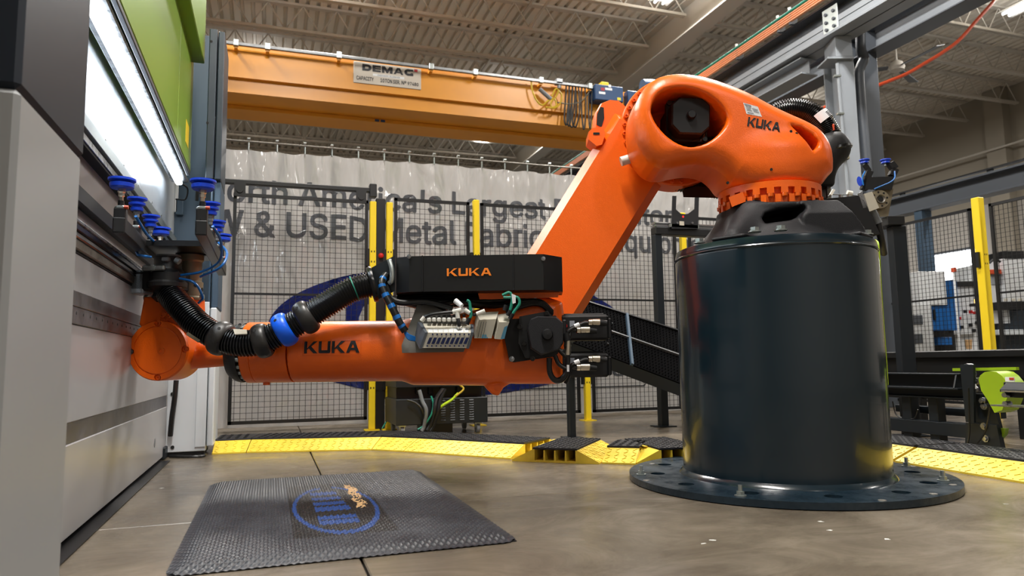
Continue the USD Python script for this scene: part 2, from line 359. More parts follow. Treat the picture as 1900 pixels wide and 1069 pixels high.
# the corrugated roof deck with its ribs, the bar joists, bridging and the roof girders
ceiling = thing('ceiling', None, None, kind='structure')
prof = []
for k in range(int((XR - XL) / .2)):
    x = XL + .2 * k; prof += [(x, ZD), (x + .12, ZD), (x + .135, ZD + .055), (x + .185, ZD + .055)]
prof += [(XR, ZD), (XR, ZD + .12), (XL, ZD + .12)]
obj('roof_deck', extrude(prof, fr((0, YN, 0), (1, 0, 0), (0, 0, 1)), -(YF - YN), 0), 'deck', ceiling, smooth=False)
ZB = 6.98; GX = 7.3
def joist(y, x0, x1):
    b = MB().add(bx((x0, y - .055, ZB), (x1, y - .008, ZB + .05)), bx((x0, y + .008, ZB), (x1, y + .055, ZB + .05)), bx((x0, y - .06, ZD - .05), (x1, y + .06, ZD - .005)))
    j = obj('joist', b, 'joist', ceiling, smooth=False)
    w = MB(); n = max(2, int((x1 - x0) / .62)); s = (x1 - x0) / n
    for k in range(n):
        a, c, d = x0 + k * s, x0 + (k + .5) * s, x0 + (k + 1) * s
        w.add(cyl((a, y, ZB + .03), (c, y, ZD - .03), .013, sides=5), cyl((c, y, ZD - .03), (d, y, ZB + .03), .013, sides=5))
    obj('web', w, 'joist', j, smooth=False)
ys = [12.21 + 1.37 * k for k in range(-2, 13)]
for y in ys:
    joist(y, XL + .2, GX - .1); joist(y + .1, GX + .1, XR - .1)
for gx in (GX,):
    g = obj('girder', MB().add(bx((gx - .17, YN, 6.62), (gx + .17, YF, 6.645)), bx((gx - .17, YN, 7.22), (gx + .17, YF, 7.245)), bx((gx - .008, YN, 6.64), (gx + .008, YF, 7.225))), 'joist', ceiling)
for x in (1.72, 4.6, -1.6, 10.8, 14.2):
    obj('bridging', MB().add(bx((x - .02, 9, ZB + .05), (x + .02, YF, ZB + .09)), bx((x - .02, 9, ZD - .1), (x + .02, YF, ZD - .06))), 'joist', ceiling)
def wall(name, lo, hi, m='wall_tan'): return obj(name, bx(lo, hi), m, None, kind='structure')
wall('wall_back', (XL, YF, 0), (XR, YF + .2, ZD + .1)); wall('wall_left', (XL - .2, YN, 0), (XL, YF, ZD + .1), 'wall_white'); wall('wall_front', (XL, YN - .2, 0), (XR, YN, ZD + .1), 'wall_white')
# right wall: white lower panel band, tan above, with a bright window
wr = thing('wall_right', None, None, kind='structure')
wc = [atx(1722, 474, XR), atx(1812, 462, XR), atx(1812, 518, XR), atx(1722, 520, XR)]
wy0, wy1 = min(p[1] for p in wc), max(p[1] for p in wc); wz1, wz0 = np.mean([wc[0][2], wc[1][2]]), np.mean([wc[2][2], wc[3][2]])
zs = 4.62
obj('wall_panel', MB().add(bx((XR, YN, 0), (XR + .2, wy0, zs)), bx((XR, wy1, 0), (XR + .2, YF, zs)), bx((XR, wy0, 0), (XR + .2, wy1, wz0)), bx((XR, wy0, wz1), (XR + .2, wy1, zs))), 'wall_white', wr)
obj('wall_panel', bx((XR + .02, YN, zs), (XR + .2, YF, ZD + .1)), 'wall_tan', wr)
for y in (5.2, 12.6, 19.6): obj('pilaster', bx((XR - .25, y, 0), (XR + .02, y + .5, ZD)), 'wall_tan', wr)
obj('pipe', cyl((XR - .3, 3, 5.95), (XR - .3, YF, 5.95), .03, sides=8), 'joist', wr)
for i_, (px, py) in enumerate(((1304, 1009), (1523, 968), (1540, 984), (1645, 1001), (1322, 1003), (1866, 935), (300, 906))):
    q = fl(px, py); rs = np.random.default_rng(40 + i_); pa = np.sort(rs.uniform(0, 6.28, 9)); obj('paint_fleck', extrude([(q[0] + math.cos(t) * s, q[1] + math.sin(t) * s * .8) for t, s in zip(pa, rs.uniform(.005, .015, 9))], np.eye(4), -.001, .0008), 'tape_white', floor)
win = thing('window_1', None, None, (XR, wy0, wz0), kind='structure')
obj('pane', bx((XR + .1, wy0, wz0), (XR + .12, wy1, wz1)), 'daylight', win)
fw = MB()
for lo, hi in (((XR - .03, wy0 - .06, wz0 - .06), (XR + .1, wy1 + .06, wz0)), ((XR - .03, wy0 - .06, wz1), (XR + .1, wy1 + .06, wz1 + .06)), ((XR - .03, wy0 - .06, wz0), (XR + .1, wy0, wz1)), ((XR - .03, wy1, wz0), (XR + .1, wy1 + .06, wz1))): fw.add(bx(lo, hi))
obj('window_frame', fw, 'beam_dark', win)

# ---------------------------------------------------------------- ceiling light fixtures
FIXL = {3: 'twin-tube ceiling light fixture glowing beyond the roof girder', 4: 'far twin-tube ceiling light seen just below the orange crane girder', 5: 'bright twin-tube ceiling light at the top right corner'}
for i, (x, y, k) in enumerate(LAMPS):
    if i not in FIXL: continue
    t = thing('ceiling_light', FIXL[i], 'ceiling light', (x, y, LAMPZ))
    if i == 4: UsdGeom.Xformable(t).AddRotateZOp().Set(90.0)
    hb = MB().add(extrude([(-.2, 0), (-.1, .07), (.1, .07), (.2, 0), (.19, -.005), (.095, .06), (-.095, .06), (-.19, -.005)], fr((x, y, LAMPZ), (1, 0, 0), (0, 0, 1)), -1.2, 1.2))
    obj('reflector', hb, 'white_paint', t)
    for s in (-.08, .08): obj('tube', cyl((x + s, y - 1.15, LAMPZ), (x + s, y + 1.15, LAMPZ), .019, sides=10), 'lamp_tube', t)
    for s in (-.9, .9): obj('hanger', cyl((x, y + s, LAMPZ + .06), (x, y + s, ZD), .004, sides=5), 'steel', t)

# ---------------------------------------------------------------- the printed vinyl curtain on its rod
CY0 = 7.4; CX0, CX1, CZ0, CZ1 = -1.6, 6.3, .03, 2.80
ring_x = [aty(px, 290, CY0)[0] for px in (461, 513, 565, 614, 663, 713)]; sp = float(np.mean(np.diff(ring_x))); ring_x = [ring_x[0] + sp * k for k in range(-4, 24) if CX0 + .05 < ring_x[0] + sp * k < CX1 - .05]
def fold(x, z):
    x, z = np.asarray(x, float), np.asarray(z, float); ph = (x - ring_x[0]) / sp; k = np.clip((z - .8) / 2.0, 0, 1)
    up = .030 * k**1.5 * np.abs(np.sin(np.pi * ph)) ** .8
    q = np.stack([x * 2.2, z * .55, x * 0], -1); q2 = np.stack([x * 6.5 + z * .6, z * 1.1, x * 0 + 3], -1)
    q3 = np.stack([x * 13 + z * 1.5, z * 2.4, x * 0 + 7], -1)
    return CY0 + .03 - up + (.006 + .022 * k) * (meshkit.fbm(q3, 2, 21) - .5) + .13 * (meshkit.fbm(q, 2, 5) - .5) + .05 * (meshkit.fbm(q2, 2, 9) - .5)
gx, gz = np.linspace(CX0, CX1, 520), np.linspace(0, 1, 130)
X, T = np.meshgrid(gx, gz, indexing='ij'); ph = (X - ring_x[0]) / sp
top = CZ1 - .022 * np.abs(np.sin(np.pi * ph)) ** 1.2; Zc = CZ0 + (top - CZ0) * T
V = np.stack([X, fold(X, Zc), Zc], -1).reshape(-1, 3); a = np.arange(519)[:, None] * 130 + np.arange(129)[None]; a = a.ravel()
q = np.stack([a, a + 130, a + 131, a + 1], 1)
curtain = thing('vinyl_curtain', 'grey vinyl curtain printed with large lettering and blue logo, hung behind the safety fence', 'curtain', (2.3, CY0, 0))
obj('sheet', trimesh.Trimesh(V, np.vstack([q[:, [0, 1, 2]], q[:, [0, 2, 3]]]), process=False), 'vinyl', curtain, smooth=True)
def on_curtain(m, off=.006, edge=.07):
    m = tri(m); v, f = trimesh.remesh.subdivide_to_size(m.vertices, m.faces, edge); v = v.copy(); v[:, 1] = fold(v[:, 0], v[:, 2]) - off
    return trimesh.Trimesh(v, f, process=False)
def flat(poly): return extrude(poly, fr((0, 0, 0), (1, 0, 0), (0, 0, 1)), 0, .0015)
def curtain_text(txt, x0, x1, z0, z1):
    m = meshkit.text_mesh(txt, 1.0, .001, True); v = m.vertices; fl_ = m.face_normals[:, 2] > .5; m.update_faces(fl_)
    b = m.bounds; s = (x1 - x0) / (b[1, 0] - b[0, 0]); v = np.stack([x0 + (m.vertices[:, 0] - b[0, 0]) * s, m.vertices[:, 0] * 0, z0 + m.vertices[:, 1] * (z1 - z0)], 1)
    return on_curtain(trimesh.Trimesh(v, m.faces))
CURTAIN_TEXT = []
A1, A2 = aty(413, 450, CY0), aty(1350, 475, CY0)
obj('lettering', curtain_text("North America's Largest Distributor", -.66, 4.62, 2.255, 2.49), 'curtain_ink', curtain)
obj('lettering', curtain_text("of NEW & USED Metal Fabrication Equipment", -1.40, 5.36, 1.915, 2.165), 'curtain_ink', curtain)
obj('lettering', curtain_text("co.", 3.56, 4.03, .455, .60), 'curtain_ink', curtain)
el = lambda cx, cz, rx, rz: shapely.affinity.scale(Point(0, 0).buffer(1, 64), rx, rz).__class__(shapely.affinity.translate(shapely.affinity.scale(Point(0, 0).buffer(1, 64), rx, rz), cx, cz).exterior)
ring = el(1.95, .98, 1.98, .71).difference(el(1.98, .94, 1.66, .575))
obj('logo_ring', on_curtain(flat(ring)), 'curtain_blue', curtain)
rr = _st([(.80, .55), (.80, 1.33)], .13).union(_st([(.80, 1.12), (.86, 1.27), (.98, 1.33), (1.08, 1.27), (1.10, 1.12)], .13, 'flat'))
obj('logo_letter', on_curtain(flat(rr)), 'curtain_blue', curtain)
lr = sbox(1.9, .37, 4.16, .70).buffer(.05); obj('logo_outline', on_curtain(flat(lr.difference(lr.buffer(-.014)))), 'curtain_ink', curtain)
rod = thing('curtain_rod', 'thin steel rod with roller hooks carrying the vinyl curtain', 'curtain rod', (2.3, CY0, 2.9))
obj('rod', cyl((CX0 - .3, CY0, 2.875), (CX1, CY0, 2.875), .011, sides=8), 'steel_dull', rod)
for x in ring_x: obj('hook', MB().add(cyl((x, CY0, 2.90), (x, CY0 + .0, 2.79), .008, sides=6), cyl((x - .014, CY0, 2.9), (x + .014, CY0, 2.9), .016, sides=8)), 'zinc', rod)

# ---------------------------------------------------------------- safety fence
FY = 6.95
def fence_panel(a, b, z0, z1, label, group=None, mid=None, pitch=(.05, .05)):
    a, b = np.array([*a, 0.0]), np.array([*b, 0.0]); L = np.linalg.norm(b - a); d = (b - a) / L; n = np.cross(d, (0, 0, 1))
    t = thing('mesh_fence', label, 'fence panel', tuple((a + b) / 2 + [0, 0, z0]), group)
    at = lambda s, z: a + d * s + np.array([0, 0, z]); w = .03
    obj('frame', MB().add(bar(at(0, z0 + w / 2), at(L, z0 + w / 2), w, w), bar(at(0, z1 - w / 2), at(L, z1 - w / 2), w, w), bar(at(w / 2, z0), at(w / 2, z1), w, w, n), bar(at(L - w / 2, z0), at(L - w / 2, z1), w, w, n), *( [bar(at(0, mid), at(L, mid), .018, .018)] if mid else [])), 'fence_black', t)
    m = MB()
    for k in range(1, int(L / pitch[0])): m.add(bar(at(k * L / int(L / pitch[0]), z0 + .02), at(k * L / int(L / pitch[0]), z1 - .02), .0042, .0042, n))
    for k in range(1, int((z1 - z0) / pitch[1])): m.add(bar(at(.02, z0 + k * pitch[1]) + n * .003, at(L - .02, z0 + k * pitch[1]) + n * .003, .0036, .0036))
    obj('wire_mesh', m, 'fence_black', t, smooth=False); return t
def yellow_post(x, y, label, z1=2.22, w=.062, dy=0):
    t = thing('fence_post', label, 'fence post', (x, y, 0))
    obj('post', bx((x - w / 2, y - w / 2, .008), (x + w / 2, y + w / 2, z1), .006), 'safety_yellow', t)
    obj('base_plate', bx((x - .07, y - .07, 0), (x + .07, y + .07, .009)), 'safety_yellow', t)
    h = MB()
    for z in (1.72, 1.62, .5, .4):
        for s in (-.014, .014): h.add(bx((x + s - .005, y - w / 2 - .001, z - .009), (x + s + .005, y - w / 2 + .002, z + .009)))
    obj('slot', h, 'void', t)
    obj('bracket', MB().add(bx((x - w / 2 - .03, y - .015, 1.58), (x - w / 2, y + .02, 1.75)), bx((x + w / 2, y - .015, 1.58), (x + w / 2 + .03, y + .02, 1.75)), bx((x - w / 2 - .03, y - .015, .38), (x - w / 2, y + .02, .52)), bx((x + w / 2, y - .015, .38), (x + w / 2 + .03, y + .02, .52))), 'fence_black', t)
    return t
fx = lambda px, py=560: aty(px, py, FY)[0]
fence_panel((fx(428), FY), (fx(682), FY), .10, 2.235, 'black wire-mesh fence panel at the left, beside the blue-grey machine column', mid=1.29)
fence_panel((fx(731), FY), (fx(872), FY), .08, 2.28, 'narrow black wire-mesh fence panel behind the black energy box', mid=1.29)
fence_panel((fx(893), FY), (fx(1072), FY), .08, 2.28, 'black wire-mesh fence panel crossed by the orange robot link arm', mid=1.29)
fence_panel((fx(1095), FY), (fx(1258), FY), .08, 2.27, 'black wire-mesh fence panel behind the black sloping belt conveyor', mid=1.29)
fence_panel((fx(1282), FY), (7.35, FY), .08, 2.27, 'black wire-mesh fence panel mostly hidden behind the robot pedestal', mid=1.29)
yellow_post(fx(690), FY - .03, 'yellow fence post to the left of the black latch post'); yellow_post(fx(721), FY - .03, 'yellow fence post to the right of the black latch post')
yellow_post(fx(883), FY - .03, 'yellow fence post rising behind the black energy box', 2.3); yellow_post(fx(1083), FY - .03, 'yellow fence post just right of the orange link arm elbow', 2.3); yellow_post(fx(1269), FY - .03, 'yellow fence post under the V-notch stand beside the pedestal', 2.3)
x = fx(705); t = thing('latch_post', 'black latch post with a red button between two yellow fence posts', 'post', (x, FY, 0))
obj('post', bx((x - .046, FY - .03, 0), (x + .046, FY + .03, 2.26), .005), 'fence_black', t)
obj('button', lathe([(.0, .045), (.018, .042), (.026, .03), (.026, .015), (.018, .0)], (x, FY - .03, aty(706, 476, FY)[2]), (0, -1, 0), 16), 'red', t)
for s in (.35, 1.62): obj('hinge', bx((x - .052, FY - .02, s - .06), (x + .052, FY + .045, s + .06)), 'fence_black', t)
x0, x1 = fx(412), fx(697); t = thing('sliding_gate_rail', 'black top rail over the leftmost fence panel', 'rail', ((x0 + x1) / 2, FY, 2.33))
obj('rail', bx((x0 - .3, FY - .035, 2.315), (x1 - .04, FY + .025, 2.36), .006), 'fence_black', t)
obj('end_stop', bx((x1 - .07, FY - .05, 2.265), (x1, FY + .04, 2.40), .006), 'fence_black', t)
for xx in (fx(440), fx(668)): obj('roller_hanger', MB().add(bx((xx - .05, FY - .04, 2.2), (xx + .05, FY - .03, 2.32)), cyl((xx, FY - .05, 2.26), (xx, FY - .02, 2.26), .03, sides=14)), 'fence_black', t)
# right-hand fence, running away along the hall
QX = 7.42
fence_panel((QX, 5.72), (QX, 6.92), .08, 2.27, 'black wire-mesh fence panel at right in front of the white and blue machining centre', mid=1.29)
fence_panel((QX, 4.35), (QX, 5.50), .08, 2.27, 'black wire-mesh fence panel at the far right edge past the yellow post', mid=1.29)
yellow_post(QX - .03, 5.61, 'yellow fence post left of the two at far right', 2.36, .09); yellow_post(QX - .03, 4.98, 'yellow fence post at the right edge', 2.4, .09)

# ---------------------------------------------------------------- overhead travelling crane girder
GY = 9.0
x0, x1 = -3.4, 6.12
crane = thing('crane_girder', 'orange overhead crane girder spanning the hall with a maker sign', 'crane girder', (2, GY, 3.6))
obj('upper_channel', MB().add(bx((x0, GY, 4.165), (x1, GY + .32, 4.19)), bx((x0, GY, 4.19), (x1, GY + .012, 4.50)), bx((x0, GY + .30, 4.19), (x1, GY + .32, 4.56)), bx((x0, GY - .01, 4.50), (x1, GY + .32, 4.52)), bx((x0, GY + .05, 4.52), (x1, GY + .06, 4.60))), 'crane', crane)
obj('lower_box', MB().add(bx((x0, GY + .06, 3.99), (x1, GY + .54, 4.165))), 'crane', crane)
zfl = aty(427, 203, GY + .54)[2]; obj('bottom_flange', bx((x0, GY + .50, zfl), (x1, GY + .92, zfl + .05), .004), 'crane', crane); obj('web', bx((x0, GY + .70, zfl + .05), (x1, GY + .72, 4.5)), 'crane', crane)
b_ = aty(705, 223, GY + .5)
for s in (-.04, .04): obj('blue_sticker', bx((b_[0] + s - .03, GY + .497, zfl + .008), (b_[0] + s + .03, GY + .501, zfl + .042)), 'blue_box', crane, label='small blue sticker on the flange edge')
fest = thing('festoon_rail', 'grey steel festoon cable rail along the top of the crane girder', 'cable rail', (2, GY - .12, 4.6))
zr = aty(427, 80, GY - .12)[2]; xe = aty(1104, 152, GY - .12)[0]
obj('rail', bx((x0, GY - .14, zr - .02), (xe, GY - .10, zr + .02), .005), 'galv', fest)
for px in (437, 496, 629, 800, 882, 1003, 1093):
    xx = aty(px, 110, GY - .12)[0]
    if xx < xe: obj('clip', bx((xx - .03, GY - .15, zr - .03), (xx + .03, GY - .09, zr + .05), .004), 'zinc', fest); obj('bracket', bx((xx - .02, GY - .12, zr - .05), (xx + .02, GY + .004, zr - .02)), 'crane', fest)
# the sign
s0, s1, s2, s3 = [aty(*p, GY - .004) for p in ((656, 114), (781, 128), (780, 167), (656, 153))]
sx0, sx1, sz1, sz0 = s0[0], s1[0], (s0[2] + s1[2]) / 2, (s2[2] + s3[2]) / 2; sw, sh = sx1 - sx0, sz1 - sz0
sg = thing('crane_sign', 'cream capacity sign with bold black lettering on the crane girder', 'sign', ((sx0 + sx1) / 2, GY, sz0))
obj('plate', bx((sx0, GY - .014, sz0), (sx1, GY - .001, sz1), .004), 'sign_cream', sg)
P2 = lambda u, v, dy=-.0142: np.array([sx0 + u * sw, GY + dy, sz0 + v * sh])
g, w = wide_text('DEMAG', .13); T = fr(P2(.125, .60), (1, 0, 0), (0, 0, 1)); S = np.diag([sw * .755 / w, sh * .31, 1, 1]); T = T @ S
obj('lettering', extrude(g, T, 0, .003), 'letter_black', sg)
for t_, u, w_, v, hh in (('CAPACITY', .04, .25, .15, .17), ('10', .385, .06, .15, .17), ('TON', .455, .105, .15, .17), ('SER.', .575, .105, .15, .17), ('Nº', .70, .07, .15, .17), ('97480', .79, .165, .15, .15)):
    obj('lettering', place_text(t_, P2(u, v), (1, 0, 0), (0, 0, 1), sh * hh, .003, True, sw * w_), 'letter_black', sg)
obj('name_strip', bx(P2(.28, .40, -.0155), P2(.745, .51, -.0135)), 'white_paint', sg)
obj('lettering', place_text('CHICAGO, ILLINOIS', P2(.345, .43, -.0156), (1, 0, 0), (0, 0, 1), sh * .06, .001, False, sw * .33), 'letter_black', sg)
obj('red_square', bx(P2(.895, .82, -.0165), P2(.945, .95, -.0135)), 'sign_red', sg)
# festoon cables and pendant loops
cq = lambda px, py, y=GY - .1: aty(px, py, y)
cb = thing('festoon_cables', 'bunch of black festoon cables looped under the crane rail', 'cables', tuple(cq(1065, 160)))
for k, (xt, xb, xt2, yb) in enumerate([(1051, 1047, 1055, 232), (1057, 1052, 1060, 234), (1063, 1056, 1068, 236), (1068, 1062, 1074, 236), (1080, 1081, 1086, 240), (1094, 1093, 1097, 238)]):
    obj('cable_loop', tube(spline([cq(xt, 152 + k), cq(xt - 2, 190), cq(xb, yb - 12), cq((xb + xt2) / 2, yb), cq(xt2, yb - 20), cq(xt2 + 1, 190), cq(xt + 5, 156 + k)], 36), .011, 6), 'cable_black', cb)
cb = thing('pendant_cable_coil', 'yellow pendant cable hanging in loose coils on the crane girder', 'cable', tuple(cq(1030, 170)))
obj('cable', tube(spline([cq(985, 146), cq(988, 168), cq(996, 187), cq(1006, 195), cq(1016, 188), cq(1028, 183), cq(1032, 195), cq(1024, 199), cq(1022, 190), cq(1031, 180), cq(1036, 168), cq(1030, 166), cq(1024, 180)], 90), .012, 6), 'cable_yellow', cb)
obj('cable', tube(spline([cq(1036, 168), cq(1042, 176), cq(1040, 190), cq(1030, 200), cq(1012, 199)], 40), .012, 6), 'cable_yellow', cb)
obj('cable', tube(spline([cq(1034, 190), cq(1058, 193), cq(1078, 188), cq(1094, 170), cq(1103, 156)], 40), .010, 6), 'alu_tan', cb, label='tan cable sagging to the right')
obj('handset', cyl(cq(1001, 165), cq(1022, 184), .03, sides=10), 'cable_gray', cb, label='grey pendant handset')
obj('trolley', MB().add(bx(cq(1031, 147) + [0, -.04, 0], cq(1042, 157) + [0, .06, 0]), cyl(cq(1037, 157), cq(1038, 164), .03, sides=10)), 'galv', cb)
hb = [cq(1104, 152, GY - .2), cq(1156, 157, GY - .2), cq(1156, 193, GY - .2), cq(1110, 184, GY - .2)]
bb = thing('crane_control_box', 'blue electrical control box with white labels on the crane girder', 'control box', tuple(hb[3]))
ctr = np.array([(hb[0][0] + hb[1][0]) / 2, 0, (hb[0][2] + hb[2][2]) / 2]); bw, bh = (hb[1][0] - hb[0][0]) / 2, (hb[0][2] - hb[2][2]) / 2 * .82
obj('enclosure', bx((ctr[0] - bw, GY - .2, ctr[2] - bh), (ctr[0] + bw, GY, ctr[2] + bh), .01), 'blue_box', bb)
for u, v, w_, h_, m_ in ((-.3, .35, .5, .3, 'label_white'), (-.75, -.25, .45, .3, 'label_white'), (-.6, .2, .25, .4, 'sign_red'), (.55, -.8, .25, .35, 'safety_yellow'), (-.05, .75, .18, .35, 'label_white')):
    obj('label', bx((ctr[0] + u * bw, GY - .203, ctr[2] + v * bh), (ctr[0] + (u + w_) * bw, GY - .199, ctr[2] + (v + h_) * bh)), m_, bb)
obj('beacon', bx((ctr[0] - .45 * bw, GY - .15, ctr[2] + bh), (ctr[0] + .1 * bw, GY - .05, ctr[2] + bh + .07), .01), 'safety_yellow', bb)
mt = thing('crane_travel_motor', 'small blue crane travel motor beside the blue control box', 'motor', tuple(cq(1207, 158)))
obj('motor', MB().add(cyl(cq(1192, 160), cq(1212, 160), .10, sides=16), bx(cq(1163, 168) + [0, -.02, 0], cq(1190, 200) + [0, .1, 0], .01)), 'blue_box', mt)
obj('cable', tube(spline([cq(1168, 170), cq(1166, 200), cq(1176, 215), cq(1186, 200), cq(1192, 165), cq(1200, 150), cq(1214, 152)], 40), .012, 6), 'cable_black', mt)

# ================================================================ ROBOT PEDESTAL
PX, PY, PT = 2.525, 3.082, 1.20
ped = thing('robot_pedestal', 'glossy dark blue-grey steel pedestal with a wide round bolted flange', 'pedestal', (PX, PY, 0))
pc = np.array([PX, PY, 0.0]); U = nz([R[0, 0], R[1, 0], 0]); N = np.cross(U, (0, 0, 1.0))
def L(px, py, w=0.0):
    """pixel -> robot frame (u right, v up, w to the front) on the vertical plane w"""
    p = pl(px, py, pc + w * N, N) - pc; return np.array([p @ U, p[2], w])
TR = np.eye(4); TR[:3, 0], TR[:3, 1], TR[:3, 2], TR[:3, 3] = U, (0, 0, 1), N, pc
def W(p): p = np.atleast_2d(p); return p @ TR[:3, :3].T + pc
def W1(p): return W(p)[0]
def RW(m): m = tri(m).copy(); m.apply_transform(TR); return m
def LP(*pts, w=0.0): return np.array([L(*p[:2], p[2] if len(p) > 2 else w) for p in pts])
rf, rc = .788, .504
holes = [(.645, math.radians(a + 8)) for a in range(0, 360, 30)]
disc = m3.Manifold.cylinder(.03, rf, rf, 128)
for r_, a in holes: disc -= m3.Manifold.cylinder(.1, .038, .038, 24).translate((r_ * math.cos(a), r_ * math.sin(a), -.03))
dm = tri(disc); dm.apply_translation(pc + [0, 0, .004]); obj('flange', dm, 'pedestal_flange', ped)
obj('column', lathe([(rc - .02, .034), (rc, .036), (rc, PT - .06), (rc - .004, PT - .05), (rc - .002, PT - .04), (rc, PT - .03), (rc - .006, PT - .004), (rc - .016, PT), (0, PT)], pc, sides=128), 'pedestal', ped, smooth=40)
wl = [(rc + .02 + .004 * math.cos(a * 3), .034) for a in range(1)]
obj('weld_bead', lathe([(rc + .022, .033), (rc + .018, .040), (rc + .008, .050), (rc - .002, .058)], pc, sides=128), 'pedestal', ped)
obj('weld_bead', lathe([(rc + .001, PT - .052), (rc + .005, PT - .046), (rc + .001, PT - .040)], pc, sides=128), 'pedestal', ped)
bolts = [L(1185, 872), L(1370, 920), L(1750, 880)]
for (px, py) in ((1185, 881), (1367, 924), (1750, 892), (1300, 860), (1690, 865)):
    b = fl(px, py, .034)
    d = b[:2] - pc[:2]; 
    if np.hypot(*d) > .74: d *= .735 / np.hypot(*d)
    b = np.array([*(pc[:2] + d), .034])
    obj('anchor_bolt', MB().add(lathe([(.026, 0), (.026, .004), (.0, .004)], b, sides=18), lathe([(.018, .004), (.018, .02), (.0, .02)], b, sides=6), cyl(b + [0, 0, .018], b + [0, 0, .046], .0095, sides=10)), 'zinc', ped)
for (px, py) in ((1199, 892), (1258, 909), (1503, 932), (1637, 929), (1732, 917), (1768, 900), (1693, 866), (1210, 861)):
    b = fl(px, py, .034); d = b[:2] - pc[:2]
    if np.hypot(*d) < .77: obj('plug', lathe([(.017, 0), (.016, .0025), (0, .0025)], b, sides=14), 'steel_dull', ped)
gw = thing('ground_wire', 'green and yellow earth wire hanging down the right side of the pedestal', 'wire', W1(L(1645, 480, .1)))
wp = [L(1638, 438, .1), L(1643, 455, .12), L(1648, 520, .12), L(1650, 560, .12), L(1651, 640, .12), L(1651, 690, .12)]
obj('wire', tube(W(spline([[.44, 1.235, .08], [.50, 1.22, .11], [.5, 1.17, .132], [.498, 1.0, .132], [.497, .8, .132], [.498, .62, .132], [.497, .48, .132]], 40)), .0065, 8), 'cable_lime', gw)

# ================================================================ ROBOT
rob = thing('industrial_robot', 'large orange articulated robot arm with black base and hoses on the dark pedestal', 'robot', (PX, PY, PT))
S = L(1258, 238, -.2)
# --- black base casting
def base_sdf(p):
    x, y, z = p[..., 0], p[..., 1], p[..., 2]; r = np.hypot(x, z)
    t = np.clip((y - 1.2) / .185, 0, 1); rad = .40 - .135 * t ** .8
    d = np.maximum(r - rad, np.abs(y - 1.289) - .0955) * .8
    d = smin(d, s_cyl(p, (0, 1.375, 0), (0, 1.40, 0), .275, .01), .02)
    for a in (45, 135, 225, 315):
        c, s_ = math.cos(math.radians(a)), math.sin(math.radians(a))
        q = np.stack([x * c + z * s_, y, -x * s_ + z * c], -1)
        d = smin(d, s_cone(q, (.20, 1.34, 0), (.41, 1.215, 0), .10, .055), .05)
        d = np.minimum(d, s_box(q, (.30, 1.2, -.09), (.485, 1.222, .09), .012))
    pad = s_box(p, (.03, 1.19, .12), (.34, 1.40, .34), .012); pad = np.maximum(pad, (y - 1.2) * .0 + (.55 * (y - 1.41) + .84 * (z - .285))); pad = np.maximum(pad, .84 * (x - .36) + .55 * (y - 1.21)); pad = np.maximum(pad, .87 * (.05 - x) - .3 * (1.41 - y))
    d = np.minimum(d, pad)
    cut = d_poly(x, y, LP((1418, 404), (1426, 392), (1450, 385), (1492, 381), (1496, 386), (1484, 401), (1466, 409), (1422, 414), w=.3)[:, :2])
    return smax(d, -smax(cut, np.maximum(.02 - z, z - .6), .01), .015)
obj('base_casting', RW(snets(base_sdf, (-.56, 1.18, -.56), (.56, 1.45, .56), .009)), 'black_cast', rob, smooth=50)
for px, py, w in ((1400, 427, .40), (1448, 420, .43), (1608, 434, .28), (1297, 443, .1)):
    q = L(px, py, w); q[1] = 1.222; obj('base_bolt', MB().add(lathe([(.03, 0), (.03, .006), (0, .006)], W1(q), sides=18), lathe([(.022, .006), (.022, .024), (.0, .026)], W1(q), sides=6)), 'zinc', rob)
q0 = L(1545, 440, -.05); cbp = LP((1520, 372), (1560, 369), (1585, 366), (1597, 376), (1626, 437), (1545, 440), w=.02); cbp[:, 1] = np.maximum(cbp[:, 1], 1.225)
obj('cable_entry_box', RW(extrude(cbp[:, :2], np.eye(4), -.22, .06)), 'black_plastic', rob)
for u0, n_ in ((1560, .03), (1575, .02)): obj('gland', RW(cyl(L(u0, 372, -.05), L(u0, 362, -.05), .012, sides=10)), 'zinc', rob)
cn = [L(1598, 362, .02), L(1613, 358, .02), L(1626, 388, .02), L(1608, 395, .02)]
obj('connector_hood', RW(extrude(np.array(cn)[:, :2], np.eye(4), -.05, .05)), 'cream_plastic', rob)
obj('latch', RW(extrude(LP((1591, 360), (1597, 356), (1606, 378), (1606, 386), (1600, 387), w=.05)[:, :2], np.eye(4), .05, .06)), 'steel', rob)
obj('cable', tube(W(spline([L(1618, 392, 0), L(1626, 404, 0), L(1631, 425, 0), L(1636, 450, -.02), L(1640, 470, -.1)], 24)), .019, 12), 'cable_black', rob)
obj('cable_collar', RW(cyl(L(1617, 391, 0), L(1629, 415, 0), .023, sides=14)), 'cable_gray', rob)

